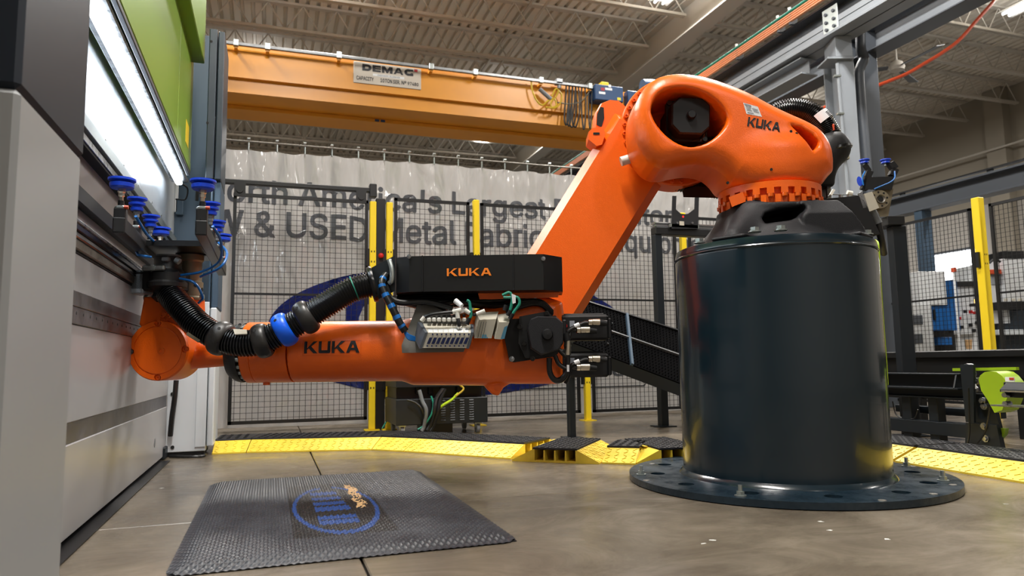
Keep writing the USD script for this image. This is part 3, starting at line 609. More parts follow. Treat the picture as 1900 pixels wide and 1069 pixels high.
# --- collar ring with notches and bolts under the rotating column
vA, vB, vC = L(1430, 335, .25)[1], L(1430, 358, .25)[1], L(1440, 381, .25)[1]
vC = 1.402
ringm = m3.Manifold.cylinder(vA - vC, .262, .262, 96)
for k in range(24):
    a = 15 * k + 4
    nt = m3.Manifold.cube((.06, .034, .036), True).translate((.262, 0, vB - vC + .012)).rotate((0, 0, a))
    lo = m3.Manifold.cube((.04, .042, .05), True).translate((.266, 0, .022)).rotate((0, 0, a + 7.5))
    ringm = ringm - nt - lo
rm = tri(ringm); rm.apply_transform(np.array([[1, 0, 0, 0], [0, 0, 1, vC], [0, -1, 0, 0], [0, 0, 0, 1.0]])); obj('slewing_ring', RW(rm), 'orange', rob, smooth=30)
for k in range(24):
    a = math.radians(15 * k + 4 + 7.5); d = np.array([math.cos(a), 0, -math.sin(a)])
    if d[2] > -.35: obj('ring_bolt', RW(MB().add(lathe([(.015, 0), (.0145, .016), (.011, .02), (0, .02)], d * .256 + [0, vC + .046, 0], (0, -1, 0), 12))), 'orange_smooth', rob)
obj('bearing_gap', RW(lathe([(.245, 1.385), (.245, vC + .005)], (0, 0, 0), (0, 1, 0), 64)), 'black_gloss', rob)
obj('stop_lug', RW(hull(np.vstack([LP((1352, 366), (1378, 356), (1384, 374), (1358, 384), w=.12), LP((1352, 366), (1378, 356), (1384, 374), (1358, 384), w=.2)]))), 'orange', rob)
obj('stop_lug', RW(bx(L(1500, 344, -.08), L(1533, 330, .06), .01)), 'orange', rob)

# --- rotating column (shoulder casting)
sil = LP((1168, 240), (1170, 212), (1184, 182), (1206, 162), (1235, 153.5), (1268, 154), (1305, 161), (1345, 175), (1380, 190), (1412, 208), (1445, 224), (1478, 238), (1502, 252), (1518, 272), (1527, 300), (1526, 338), (1440, 352), (1349, 352), (1330, 333), (1309, 320), (1285, 316), (1262, 318), (1224, 327), (1200, 318), (1183, 297), (1172, 270), w=.04)[:, :2]
winp = np.array([(465, 205), (480, 150), (520, 108), (590, 84), (680, 84), (760, 108), (830, 148), (882, 200), (910, 255), (905, 292), (880, 332), (830, 380), (770, 415), (700, 428), (640, 418), (580, 385), (530, 340), (490, 290), (468, 240)])
winp = np.array([L(1060 + a / 3.167, 140 + b / 3.167, .2)[:2] for a, b in winp])
win2 = np.array([L(1060 + a / 3.167, 140 + b / 3.167, .17)[:2] for a, b in [(1266, 312), (1330, 325), (1392, 368), (1424, 412), (1420, 440), (1386, 466), (1350, 412), (1300, 350)]])
def chaikin(p, n=2):
    for _ in range(n): q = np.roll(p, -1, 0); p = np.stack([.75 * p + .25 * q, .25 * p + .75 * q], 1).reshape(-1, 2)
    return p
sil, winp = chaikin(sil, 1), chaikin(winp, 1)
def col_sdf(p):
    x, y, w = p[..., 0], p[..., 1], p[..., 2]
    d = s_ext(d_poly(x, y, sil), w, -.20, .235, .10)
    d = smin(d, s_cyl(p, (0, vA - .002, 0), (0, 1.72, 0), .25, .05), .10)
    d = np.maximum(d, vA - .001 - y)
    d = smin(d, s_cyl(p, (S[0], S[1], -.215), (S[0], S[1], -.12), .275, .02), .05)
    d = smax(d, -s_ext(d_poly(x, y, winp), w, -.14, .5, .02), .025)
    d = smax(d, -s_ext(d_poly(x, y, win2), w, .03, .5, .01), .02)
    return d
colm = snets(col_sdf, (sil[:, 0].min() - .06, 1.44, -.27), (.33, sil[:, 1].max() + .06, .30), .0085)
obj('rotating_column', RW(colm), 'orange', rob, smooth=50)
def front_w(u, v, f=col_sdf, hi=.3, lo=-.05):
    ws = np.arange(hi, lo, -.004); P = np.stack([np.full_like(ws, u), np.full_like(ws, v), ws], -1); s = f(P); k = np.argmax(s < 0)
    return ws[k] if s[k] < 0 else .2
def decal(poly, o, x, y, sx, sy, th, wf, edge=.012):
    """a flat print laid onto the casting's front: poly in unit coordinates, o its origin in the robot frame"""
    m = extrude(poly, np.eye(4), 0, 1); v, f = trimesh.remesh.subdivide_to_size(m.vertices * [sx, sy, 1], m.faces, edge) if False else (m.vertices * [sx, sy, 1], m.faces)
    x, y = nz(x), nz(y); uv = o[:2] + v[:, :1] * x[:2] + v[:, 1:2] * y[:2]
    key = {}; w = np.array([key.setdefault((round(a, 4), round(b, 4)), None) or key.__setitem__((round(a, 4), round(b, 4)), wf(a, b)) or key[(round(a, 4), round(b, 4))] for a, b in uv])
    return trimesh.Trimesh(np.column_stack([uv, w - .003 + v[:, 2] * (th + .003)]), f, process=False)
k_g, k_w = wide_text('KUKA', .14)
k_g = shapely.segmentize(k_g, .12)
a, b = L(1382, 238, .2), L(1441, 249, .2); kd = b - a
obj('lettering', RW(decal(k_g, a, kd, [-kd[1], kd[0], 0], np.linalg.norm(kd[:2]) / k_w, .048, .006, front_w)), 'letter_black', rob, label='raised black lettering on the rotating column')
q4 = [L(1373.5, 196.5, .19), L(1400.5, 204, .19), L(1408, 222.5, .19), L(1379.5, 217, .19)]
def quad_decal(q, wf, th=.002, n=6):
    q = np.array(q); uu = np.linspace(0, 1, n); V = []
    for t in uu:
        for s in uu:
            p = (q[0] * (1 - s) + q[1] * s) * (1 - t) + (q[3] * (1 - s) + q[2] * s) * t; V.append([p[0], p[1], wf(p[0], p[1]) + th])
    a = (np.arange(n - 1)[:, None] * n + np.arange(n - 1)[None]).ravel(); f = np.stack([a, a + n, a + n + 1, a + 1], 1)
    return trimesh.Trimesh(np.array(V), np.vstack([f[:, [0, 1, 2]], f[:, [0, 2, 3]]]), process=False)
obj('type_plate', RW(quad_decal(q4, front_w, .004)), 'label_white', rob, label='white type plate above the raised lettering')
def lerp4(q, s, t): return (q[0] * (1 - s) + q[1] * s) * (1 - t) + (q[3] * (1 - s) + q[2] * s) * t
for (s0, s1, t0, t1) in ((.05, .5, .06, .2), (.1, .45, .3, .36), (.52, .9, .3, .36), (.1, .4, .44, .5), (.52, .85, .44, .5), (.1, .45, .58, .64), (.55, .9, .58, .64), (.1, .5, .8, .88)):
    obj('print_line', RW(quad_decal([lerp4(q4, s0, t0), lerp4(q4, s1, t0), lerp4(q4, s1, t1), lerp4(q4, s0, t1)], front_w, .0055, 2)), 'label_gray', rob)
for px, py in ((1459, 251), (1469, 255), (1421, 322), (1348, 341)): q = L(px, py, .18); q[2] = front_w(q[0], q[1]); obj('plug_hole', RW(cyl(q - [0, 0, .004], q + [0, 0, .003], .007, sides=10)), 'void', rob)
# shoulder motor in the window
def motor(cx, cy, w0, w1, s, name, parent=None, ang=0.0, back=None):
    """square servo motor seen from its capped end: flange plate, body, chamfered cap with a round knob"""
    c = np.array([cx, cy]); ca, sa = math.cos(ang), math.sin(ang); Rm = np.array([[ca, -sa], [sa, ca]])
    pg = lambda pts, k: (np.array(pts) * k) @ Rm.T + c
    m = obj(name, RW(MB().add(extrude(pg([(-1, -.8), (-.8, -1), (.8, -1), (1, -.8), (1, .8), (.8, 1), (-.8, 1), (-1, .8)], s), np.eye(4), w0, w0 + .6 * (w1 - w0)), extrude(pg([(-1.12, -1.0), (-1, -1.12), (1, -1.12), (1.12, -1), (1.12, 1), (1, 1.12), (-1, 1.12), (-1.12, 1)], s), np.eye(4), w0 + .58 * (w1 - w0), w0 + .7 * (w1 - w0)))), 'black_plastic', parent or rob)
    o = pg([(-1.02, -.55), (-.6, -1.0), (.6, -1.0), (1.02, -.6), (1.02, .6), (.62, 1.0), (-.62, 1.0), (-1.02, .62)], s); i = (o - c) * .93 + c
    obj('motor_cap', RW(hull(np.vstack([np.column_stack([o, np.full(8, w0 + .68 * (w1 - w0))]), np.column_stack([o, np.full(8, w1 - .01)]), np.column_stack([i, np.full(8, w1)])]))), 'black_plastic', m)
    obj('knob', RW(lathe([(s * .24, w1 - .002), (s * .24, w1 + .016), (s * .19, w1 + .024), (0, w1 + .024)], (*c, 0), (0, 0, 1), 24)), 'black_plastic', m)
    hb = MB()
    for a, b in ((-1, -1), (1, -1), (1, 1), (-1, 1)): q = pg([(a * .98, b * .98)], s)[0]; hb.add(cyl((*q, w0 + .68 * (w1 - w0)), (*q, w0 + .68 * (w1 - w0) + .018), .013, sides=10))
    obj('screw', hb, 'black_gloss', m) if False else [obj('screw', RW(h), 'black_gloss', m) for h in hb.m]
    return m
mc = L(1281, 216, .15); motor(mc[0], mc[1], -.15, .165, .098, 'shoulder_motor', ang=-.05)
for px, py in ((1222, 180), (1232, 190), (1214, 192)): q = L(px, py, -.12); obj('flange_bolt', RW(cyl(q, q + [0, 0, .03], .014, sides=12)), 'orange_smooth', rob)
obj('motor_plug', RW(MB().add(cyl(L(1310, 222, .05), L(1306, 248, .08), .014, sides=12))), 'nickel', rob)
obj('motor_plug', RW(cyl(L(1307, 222, .05), L(1312, 210, .04), .016, sides=12)), 'black_plastic', rob)
obj('cable', tube(W(spline([L(1306, 248, .08), L(1300, 262, .06), L(1280, 262, .0), L(1262, 268, -.05)], 20)), .011, 8), 'cable_black', rob)
obj('cable', tube(W(spline([L(1322, 256, .0), L(1300, 258, .06), L(1284, 262, .06), L(1270, 270, -.02)], 20)), .009, 8), 'cable_black', rob)

# --- link arm behind the column
la = [(1150, 220), (1262, 262), (1226, 318), (1091, 470), (1040, 545), (1034, 630), (940, 630), (948, 548), (993, 473)]
fp = LP(*la, w=-.235); cen = fp[:, :2].mean(0)
P2d = Polygon(fp[:, :2]).convex_hull; big = np.array(P2d.buffer(.045, join_style='mitre').exterior.coords)[:-1]; sm = np.array(P2d.exterior.coords)[:-1]
lay = lambda a, w: np.column_stack([a, np.full(len(a), w)])
obj('link_arm', RW(hull(np.vstack([lay(sm, -.235), lay(big, -.30), lay(big, -.46), lay(sm, -.49)]))), 'orange', rob, smooth=20)
obj('link_arm_head', RW(lathe([(.0, -.24), (.318, -.24), (.325, -.25), (.325, -.40), (.30, -.46), (.0, -.47)], (S[0], S[1], 0), (0, 0, 1), 72)), 'orange', rob)
obj('joint_seal', RW(lathe([(.285, -.245), (.285, -.21)], (S[0], S[1], 0), (0, 0, 1), 64)), 'black_gloss', rob)
for k in range(36):
    a = math.radians(10 * k + 3)
    if math.cos(a) < .2: q = np.array([S[0] + .302 * math.cos(a), S[1] + .302 * math.sin(a), -.24]); obj('head_bolt', RW(lathe([(.0125, 0), (.0125, .015), (.007, .016), (.006, .009), (0, .009)], q, (0, 0, 1), 10)), 'orange_smooth', rob)
ear = LP((1100, 250), (1102, 215), (1113, 196), (1130, 189), (1147, 191), (1160, 202), (1175, 240), (1120, 290), w=-.36)
obj('link_arm_ear', RW(hull(np.vstack([lay(ear[:, :2], -.42), lay(ear[:, :2], -.33), lay((ear[:, :2] - ear[:, :2].mean(0)) * .9 + ear[:, :2].mean(0), -.30)]))), 'orange', rob, smooth=25)
obj('ear_pad', RW(extrude(LP((1107, 232), (1108, 212), (1114, 199), (1120, 200), (1121, 220), (1116, 236), w=-.3)[:, :2], np.eye(4), -.302, -.296)), 'black_plastic', rob)
lug = LP((1091, 262), (1091, 248), (1098, 241), (1118, 238), (1122, 252), (1116, 271), (1106, 274), w=-.25)
obj('lifting_lug', RW(tri(m3.Manifold(m3.Mesh(hull(np.vstack([lay(lug[:, :2], -.36), lay(lug[:, :2], -.22)])).vertices.astype(np.float32), hull(np.vstack([lay(lug[:, :2], -.36), lay(lug[:, :2], -.22)])).faces.astype(np.uint32))))), 'orange', rob, smooth=25)
q = L(1106, 248, -.22); obj('lug_slot', RW(bx(q - [.016, .006, .004], q + [.02, .006, .003])), 'void', rob)
q = L(1152, 300, -.14); q2 = L(1174, 293, -.14); obj('rubber_stop', RW(cyl(q, q2, .027, sides=18)), 'white_plastic', rob, label='white rubber end stop below the column')
lip = [L(1172, 296, -.17), L(1190, 312, -.15), L(1216, 322, -.13), L(1242, 318, -.1)]
obj('stop_bracket', RW(tube(spline(lip, 16), np.linspace(.03, .045, 16), 12)), 'orange', rob)

# --- forearm
vf = (L(700, 594)[1] + L(700, 708)[1]) / 2; rfa = (L(700, 594)[1] - L(700, 708)[1]) / 2 * .985
u_ = lambda px, w=0.0: L(px, 650, w)[0]
elb = [L(*p)[:2] for p in ((770, 600), (850, 588), (940, 560), (1000, 548), (1042, 562), (1047, 600), (1049, 700), (1036, 712), (960, 712), (850, 708), (770, 706))]
lugp = [L(*p)[:2] for p in ((893, 706), (960, 704), (935, 718), (925, 734), (913, 731), (902, 720))]
def fore_sdf(p):
    x, y, w = p[..., 0], p[..., 1], p[..., 2]
    d = s_cyl(p, (u_(549), vf, 0), (u_(900), vf - .004, 0), rfa, .004)
    e = s_ext(d_poly(x, y, np.array(elb)), w, -.20, .13, .085); d = smin(d, e, .09)
    d = smin(d, s_cone(p, (*L(915, 640)[:2], .10), (*L(910, 668)[:2], .10), .055, .04), .06)
    return np.minimum(d, s_ext(d_poly(x, y, np.array(lugp)), w, -.02, .06, .012))
obj('forearm', RW(snets(fore_sdf, (u_(545) - .02, vf - .27, -.24), (u_(1056) + .03, vf + .34, .22), .0085)), 'orange', rob, smooth=40)
q = L(924, 719, .06); obj('lug_plug', RW(lathe([(.018, 0), (.018, .003), (0, .003)], q, (0, 0, 1), 18)), 'orange_smooth', rob)
obj('forearm_extension', RW(lathe([(.02, 0), (rfa - .006, 0), (rfa, .006), (rfa, u_(481.0) - u_(462) - .002), (rfa - .003, u_(481.0) - u_(462)), (rfa, u_(481) - u_(462) + .002), (rfa, u_(547) - u_(462)), (.02, u_(547) - u_(462))], (u_(462), vf, 0), (1, 0, 0), 72)), 'orange', rob)
obj('drain_boss', RW(cyl((u_(496), vf - rfa - .012, 0), (u_(496), vf - rfa + .01, 0), .018, sides=14)), 'orange_smooth', rob)
fw_ = lambda u, v: math.sqrt(max(rfa**2 - (v - vf)**2, 1e-4))
k0, k1 = L(565.5, 656, .15), L(667.5, 656, .15); kh = L(600, 634.5, .15)[1] - L(600, 656.5, .15)[1]
obj('lettering', RW(decal(k_g, np.array([k0[0], k0[1], 0]), (1, 0, 0), (0, 1, 0), (k1[0] - k0[0]) / k_w, kh, .004, fw_)), 'letter_black', rob, label='raised black lettering on the forearm')
fa, fb = L(562, 632, .15), L(671, 659, .15)
for s in ((fa[0], fa[1], fb[0], fa[1] - .004), (fa[0], fb[1], fb[0], fb[1] + .004), (fa[0], fb[1], fa[0] + .004, fa[1]), (fb[0] - .004, fb[1], fb[0], fa[1])):
    obj('plaque_edge', RW(quad_decal([np.array([s[0], s[1], 0]), np.array([s[2], s[1], 0]), np.array([s[2], s[3], 0]), np.array([s[0], s[3], 0])], fw_, .0022, 8)), 'orange_smooth', rob)
for k in range(22):
    a = 2 * math.pi * k / 22; obj('flange_screw', RW(cyl((u_(455.5), vf + (rfa - .022) * math.sin(a), (rfa - .022) * math.cos(a)), (u_(463), vf + (rfa - .022) * math.sin(a), (rfa - .022) * math.cos(a)), .0125, sides=10)), 'zinc', rob)
obj('wrist_boot', RW(lathe([(.05, 0), (.085, .004), (.128, .022), (rfa - .008, .055), (rfa - .002, .08), (rfa - .004, u_(456) - u_(424)), (.05, u_(456) - u_(424))], (u_(424), vf, 0), (1, 0, 0), 56)), 'rubber', rob, label='black rubber boot')
for a in (1.2, 2.4): q = np.array([u_(452), vf + (rfa - .012) * math.sin(a), (rfa - .012) * abs(math.cos(a))]); obj('boot_vent', RW(cyl(q, q + [0, .01 * math.sin(a), .01], .008, sides=8)), 'void', rob)
# wrist
wc_, wr_ = L(311, 651), (L(365, 650)[0] - L(256, 650)[0]) / 2
wpoly = [L(*p)[:2] for p in ((272, 603), (281, 553), (365, 553), (366, 612), (350, 640), (300, 640))]
def wrist_sdf(p):
    x, y, w = p[..., 0], p[..., 1], p[..., 2]
    d = s_cyl(p, (wc_[0], wc_[1], -.11), (wc_[0], wc_[1], .085), wr_ - .012, .014)
    d = smin(d, s_ext(d_poly(x, y, np.array(wpoly)), w, -.11, .082, .012), .015)
    d = smin(d, s_cone(p, (wc_[0], wc_[1] - .03, -.04), (u_(428), vf - .015, -.02), .075, .052), .03)
    return d
obj('wrist', RW(snets(wrist_sdf, (wc_[0] - wr_ - .03, wc_[1] - wr_ - .03, -.15), (u_(430) + .03, L(320, 545)[1], .14), .006)), 'orange', rob, smooth=40)
wd_ = m3.Manifold.cylinder(.19, wr_, wr_, 96).translate((0, 0, -.095)) + m3.Manifold.cylinder(.012, wr_, wr_ - .006, 96).translate((0, 0, .095))
wd_ -= m3.Manifold.cylinder(.02, wr_ - .030, wr_ - .030, 96).translate((0, 0, .103))
for a in (2, 92, 182, 272): wd_ -= m3.Manifold.cylinder(.03, .0175, .0175, 24).translate(((wr_ - .016) * math.cos(math.radians(a)), (wr_ - .016) * math.sin(math.radians(a)), .092))
wm_ = tri(wd_); wm_.apply_translation((wc_[0], wc_[1], 0)); obj('wrist_housing', RW(wm_), 'orange', rob, smooth=25)
obj('wrist_cover', RW(lathe([(.0, .109), (wr_ - .038, .109), (wr_ - .033, .106), (wr_ - .033, .09)], (wc_[0], wc_[1], 0), (0, 0, 1), 64)), 'orange', rob)
for a in (2, 92, 182, 272): q = (wc_[0] + (wr_ - .016) * math.cos(math.radians(a)), wc_[1] + (wr_ - .016) * math.sin(math.radians(a)), .088); obj('cover_screw', RW(lathe([(.011, 0), (.011, .012), (.006, .013), (.005, .006), (0, .006)], q, (0, 0, 1), 12)), 'steel' if a == 182 else 'orange_smooth', rob)
obj('cover_plug', RW(lathe([(.018, .107), (.018, .112), (.009, .113), (.008, .108), (0, .108)], (*L(299, 651, .11)[:2], 0), (0, 0, 1), 20)), 'orange_smooth', rob)
for px, py in ((303, 584), (314, 585)): q = L(px, py, .09); obj('cover_plug', RW(lathe([(.017, 0), (.017, .009), (.009, .01), (.008, .005), (0, .005)], q, (0, 0, 1), 18)), 'orange_smooth', rob)
# --- tool flange, swivel, clamp above the wrist
fcx = L(352, 540, -.02)
zf0, zf1 = L(350, 553, 0)[1], L(350, 476, 0)[1]
obj('tool_flange', RW(lathe([(.0, zf0 - .012), (.072, zf0 - .012), (.074, zf0), (.066, zf0 + .01), (.066, zf0 + .085), (.058, zf0 + .09), (.058, zf1 - .03), (.066, zf1 - .02), (.066, zf1 + .012), (0, zf1 + .012)], (fcx[0], 0, fcx[2]), (0, 1, 0), 40)), 'alu_tan', rob, label='tan metal tool flange with bolt holes')
for k in range(9):
    a = math.radians(40 * k + 10); q = np.array([fcx[0] + .066 * math.sin(a), zf0 + .045 + .02 * (k % 2), fcx[2] + .066 * math.cos(a)]); d = np.array([math.sin(a), 0, math.cos(a)])
    if math.cos(a) > -.2: obj('flange_hole', RW(cyl(q - d * .01, q + d * .0015, .011, sides=12)), 'void', rob)
sw_ = L(311, 515, .12); sv = lambda py: L(311, py, .12)[1]
obj('hose_swivel', RW(lathe([(.05, sv(560)), (.072, sv(552)), (.062, sv(545)), (.066, sv(540)), (.094, sv(533)), (.096, sv(526)), (.084, sv(522)), (.084, sv(508)), (.074, sv(503)), (.066, sv(498)), (.066, sv(478)), (.05, sv(476))], (sw_[0], 0, sw_[2]), (0, 1, 0), 48)), 'rubber', rob)
obj('hose_clamp', RW(MB().add(bx(L(267, 503, .19), L(304, 491, .215), .006), bx(L(281, 501, .21), L(286, 491, .22)))), 'zinc', rob)
obj('clamp_body', RW(bx(L(266, 545, .02), L(330, 500, .17), .01)), 'black_plastic', rob)
obj('clamp_cap', RW(MB().add(lathe([(.06, 0), (.06, .016), (.0, .018)], (sw_[0] + .0, sv(480), sw_[2]), (0, 1, 0), 32), cyl(L(326, 482, .19), L(333, 486, .19), .016, sides=12), bx(L(304, 486, .17), L(312, 476, .2), .004))), 'cable_gray', rob)
obj('swivel_mount', RW(MB().add(bx(L(242, 545, .06), L(262, 517, .16), .008), bx(L(259, 549, .04), L(266, 507, .17), .004))), 'beam_gray', rob)
obj('mount_hole', RW(cyl(L(249, 525, .155), L(249, 525, .163), .018, sides=18)), 'void', rob)
obj('flange_bolt', RW(cyl(L(275, 553, .06), L(268, 553, .06), .014, sides=10)), 'zinc', rob)
obj('flange_bolt', RW(cyl(L(372, 551, .04), L(378, 551, .04), .014, sides=10)), 'zinc', rob)

# --- ribbed dress hose along the forearm
def ribbed(pts, r, pitch=.0135, sides=20, amp=.13):
    p = spline(pts, 240); s = np.linalg.norm(np.diff(p, axis=0), axis=1).sum(); n = max(8, int(s / pitch) * 4); p = resample(p, n)
    return tube(p, r * (1 - amp + amp * np.array([1, 1, 0, 0])[np.arange(n) % 4]), sides)
hp = [L(694, 527, .17), L(655, 537, .19), L(610, 563, .21), L(568, 589, .225), L(528, 612, .235), L(488, 632, .245), L(450, 637, .25), L(410, 628, .245), L(370, 604, .225), L(338, 572, .19), L(313, 543, .14)]
obj('dress_hose', RW(ribbed(hp, .0665)), 'black_gloss', rob, label='black ribbed dress hose along the forearm', smooth=50)
P_ = spline(hp, 300)
def at_px(px): return int(np.argmin(np.abs(P_[:, 0] - np.array([L(px, 600, .23)[0]]))))
def hose_ring(px, py, m, wd=.075, lab=None):
    c = L(px, py, .235); i = int(np.argmin(np.linalg.norm(P_ - c, axis=1))); d = nz(P_[min(i + 4, len(P_) - 1)] - P_[max(i - 4, 0)]); c = P_[i]
    pr = [(.066, -wd / 2)] + [(.066 + .021 * math.cos(t), wd / 2 * math.sin(t)) for t in np.linspace(-1.35, 1.35, 13)] + [(.066, wd / 2)]
    rg = obj('hose_ring', RW(lathe(pr, c, d, 36)), m, rob, label=lab)
    s = np.cross(d, (0, 0, 1.0)); s = nz(s); q = c + nz(.55 * s + .8 * np.array([0, 0, 1.0])) * .084; nn = nz(q - c); obj('ring_hole', RW(cyl(q - nn * .01, q + nn * .0035, .008, sides=10)), 'void', rg)
for px, py, m, lb in ((568, 590, 'rubber_worn', None), (528, 613, 'blue_ring', 'bright blue hose ring'), (488, 632, 'rubber_worn', None), (411, 629, 'rubber_worn', None)): hose_ring(px, py, m, lab=lb)
i = int(np.argmin(np.linalg.norm(P_ - L(658, 537, .19), axis=1))); obj('hose_mark', RW(lathe([(.0668, -.003), (.0675, 0), (.0668, .003)], P_[i], nz(P_[i + 3] - P_[i - 3]), 28)), 'cable_green', rob)
tg = [L(433, 612, .30), L(458, 613, .30), L(459, 621, .312), L(436, 622, .312)]
obj('hose_tag', RW(hull(np.vstack([tg, np.array(tg) + [0, .004, .004]]))), 'cream_plastic', rob)
tg = [L(349, 617, .285), L(372, 632, .285), L(368, 636, .285), L(346, 622, .285)]
obj('hose_tag', RW(hull(np.vstack([tg, np.array(tg) + [0, .003, .004]]))), 'alu_tan', rob)

# --- black energy supply box above the forearm
v0, v1 = L(900, 540, .24)[1], L(900, 474, .24)[1]
plan = [(u_(735, .2), .20), (u_(760, .24), .25), (u_(1011, .25), .255), (u_(1046, .12), .14), (u_(1046, 0), -.05), (u_(735, 0), -.05)]
TP = np.array([[1, 0, 0, 0], [0, 0, 1, 0], [0, -1, 0, 0], [0, 0, 0, 1.0]])   # (u, -w) plan up to v
def plan_ext(pts, a, b): return extrude([(x, -w) for x, w in pts], TP @ np.eye(4), a, b)
obj('energy_box', RW(plan_ext(plan, v0, v1)), 'black_paint', rob, smooth=20)
for px in (784, 955): obj('box_seam', RW(bx((u_(px, .255) - .004, v0 - .001, .2), (u_(px, .255) + .004, v1 + .002, .2585), .002)), 'black_plastic', rob)
obj('box_lid_strip', RW(bx((u_(760, .1), v1 - .002, .02), (u_(853, .1), v1 + .012, .14))), 'black_plastic', rob)
for px, py in ((759, 476), (1008, 480)): q = L(px, py, .258); obj('box_screw', RW(lathe([(.011, -.006), (.011, .003), (0, .005)], q, (0, 0, 1), 12)), 'steel', rob)
e0, e1 = L(829, 512.5, .258), L(912, 512.5, .258); eh = L(870, 497.5, .258)[1] - e0[1]
T = np.eye(4); T[:3, 3] = (e0[0], e0[1], .2555); T = T @ np.diag([(e1[0] - e0[0]) / k_w, eh, 1, 1]); obj('lettering', RW(extrude(k_g, T, 0, .002)), 'letter_orange', rob, label='orange lettering on the black box')
hs = [L(733, 474, .2), L(733, 540, .2), L(697, 558, .19), L(689, 497, .19)]; hs2 = [L(733, 476, 0.02), L(733, 538, .02), L(697, 552, .05), L(689, 500, .05)]
obj('hose_connector', RW(hull(np.vstack([hs, hs2]))), 'cabinet', rob, smooth=20)
obj('connector_clamp', RW(MB().add(tube(spline([L(722, 482, .21), L(727, 500, .215), L(727, 520, .215), L(722, 526, .21)], 14), .013, 8))), 'zinc', rob)
d = nz(P_[4] - P_[0]); obj('hose_flange', RW(MB().add(lathe([(.066, -.01), (.092, -.01), (.094, .0), (.088, .012), (.066, .014)], P_[2], d, 40))), 'black_gloss', rob)
# brackets that carry the box, and the dark cable bundle under it
obj('box_bracket', RW(MB().add(bx((u_(800), vf + .05, -.04), (u_(830), v0 + .004, .06)), bx((u_(960), vf + .1, -.06), (u_(1010), v0 + .004, .05)))), 'black_plastic', rob)
obj('box_arm', RW(hull(np.vstack([LP((885, 538), (1040, 538), (1035, 552), (890, 556), w=.12), LP((885, 538), (1040, 538), (1035, 552), (890, 556), w=-.12)]))), 'orange', rob)
for k in range(7):
    y0, ww = 548 + 3.2 * k, .05 + .03 * (k % 3)
    obj('cable', tube(W(spline([L(730, 552 + k, ww), L(790, y0 + 4, ww + .02), L(850, y0 + 5 * math.sin(k), ww), L(910, y0 + 3, ww), L(960, y0 + 2, ww - .02), L(1030, 560 + 2 * k, ww - .03)], 30)), .012 + .003 * (k % 2), 7), 'cable_black', rob)
# spiral-wrapped cable hanging from the connector to the valve unit
sp_ = spline([L(716, 510, .20), L(708, 524, .235), L(714, 545, .25), L(728, 572, .26), L(741, 598, .26), L(752, 615, .25)], 60)
obj('wrapped_cable', RW(tube(sp_, .019, 12)), 'cable_black', rob)
for k in range(6, 58, 9): obj('blue_tube', RW(tube(sp_[k:k + 4], .0196, 12, False)), 'hose_blue', rob)
for k in range(5): obj('blue_tube', tube(W(spline([L(751, 614 + k, .255), L(758, 621 + 2 * k, .26), L(770, 626 + 1.5 * k, .24)], 10)), .005, 6), 'hose_blue', rob)
obj('cable', tube(W(spline([L(716, 530, .21), L(724, 552, .22), L(745, 562, .22), L(790, 560, .2), L(840, 572, .2)], 30)), .015, 8), 'cable_black', rob)

# --- valve terminals, elbow motors and cables on the forearm
pp = [(774, 566, .15), (800, 566, .15), (868, 600, .175), (866, 640, .185), (860, 653, .2), (746, 655, .2), (745, 641, .2)]
pq = LP(*pp); obj('mounting_plate', RW(hull(np.vstack([pq, pq - [0, 0, .006]]))), 'steel_dull', rob)
def box8(f4, b4): return hull(np.vstack([LP(*f4), LP(*b4)]))
vb = obj('valve_terminal', RW(box8([(792, 618, .30), (876, 618, .30), (867, 646, .29), (782, 646, .29)], [(785, 600, .20), (874, 602, .20), (868, 640, .19), (776, 628, .19)])), 'cream_plastic', rob, label='pale valve terminal with a row of dark blue displays')
obj('end_plate', RW(box8([(789, 617, .302), (794, 617, .302), (783, 647, .292), (778, 647, .292)], [(775, 597, .20), (782, 598, .20), (774, 632, .19), (769, 628, .19)])), 'beam_dark', vb)
obj('end_plate', RW(box8([(874, 617, .302), (879, 617, .302), (870, 647, .292), (865, 647, .292)], [(873, 601, .20), (879, 602, .20), (874, 638, .19), (868, 639, .19)])), 'beam_dark', vb)
for k in range(9):
    s = .07 + .1 * k; a = L(791 + 85 * s, 626.5, .3005); b = L(796.5 + 85 * s, 626.5, .3005); c = L(791.5 + 85 * s, 638.5, .2955); d = L(786 + 85 * s, 638.5, .2955)
    obj('display', RW(hull(np.vstack([[a, b, c, d], np.array([a, b, c, d]) + [0, 0, .002]]))), 'navy_print', vb)
    q = L(787 + 84 * s, 642, .2945); obj('fitting', RW(cyl(q, q + [0, 0, .003], .004, sides=8)), 'navy_print', vb)
    q = L(797 + 84 * s, 620.5, .2995); obj('fitting', RW(cyl(q, q + [0, 0, .003], .004, sides=8)), 'navy_print', vb)
tq = [L(787, 632, .265), L(790, 618, .285), L(785, 616, .25), L(781, 630, .24)]
obj('type_label', RW(hull(np.vstack([np.array(tq) - [.004, 0, 0], np.array(tq) - [.002, 0, 0]]))), 'label_white', vb)
for k in range(8):
    a = L(792 + 9.3 * k, 597, .235); vm = obj('valve', RW(bx(a, L(800.5 + 9.3 * k, 590, .21), .004)), 'white_plastic', vb)
    q = L(796 + 9.3 * k, 588, .215); obj('push_fitting', RW(cyl(q, q + [0, .012, 0], .007, sides=8)), 'black_plastic', vm)
    a = L(795 + 9.6 * k, 612, .285); obj('valve', RW(hull(np.vstack([LP((794 + 9.5 * k, 609, .25), (802.5 + 9.5 * k, 609, .25), (803 + 9.5 * k, 617, .297), (795 + 9.5 * k, 617, .297)), LP((794 + 9.5 * k, 611, .24), (802.5 + 9.5 * k, 611, .24))]))), 'white_paint', vb)
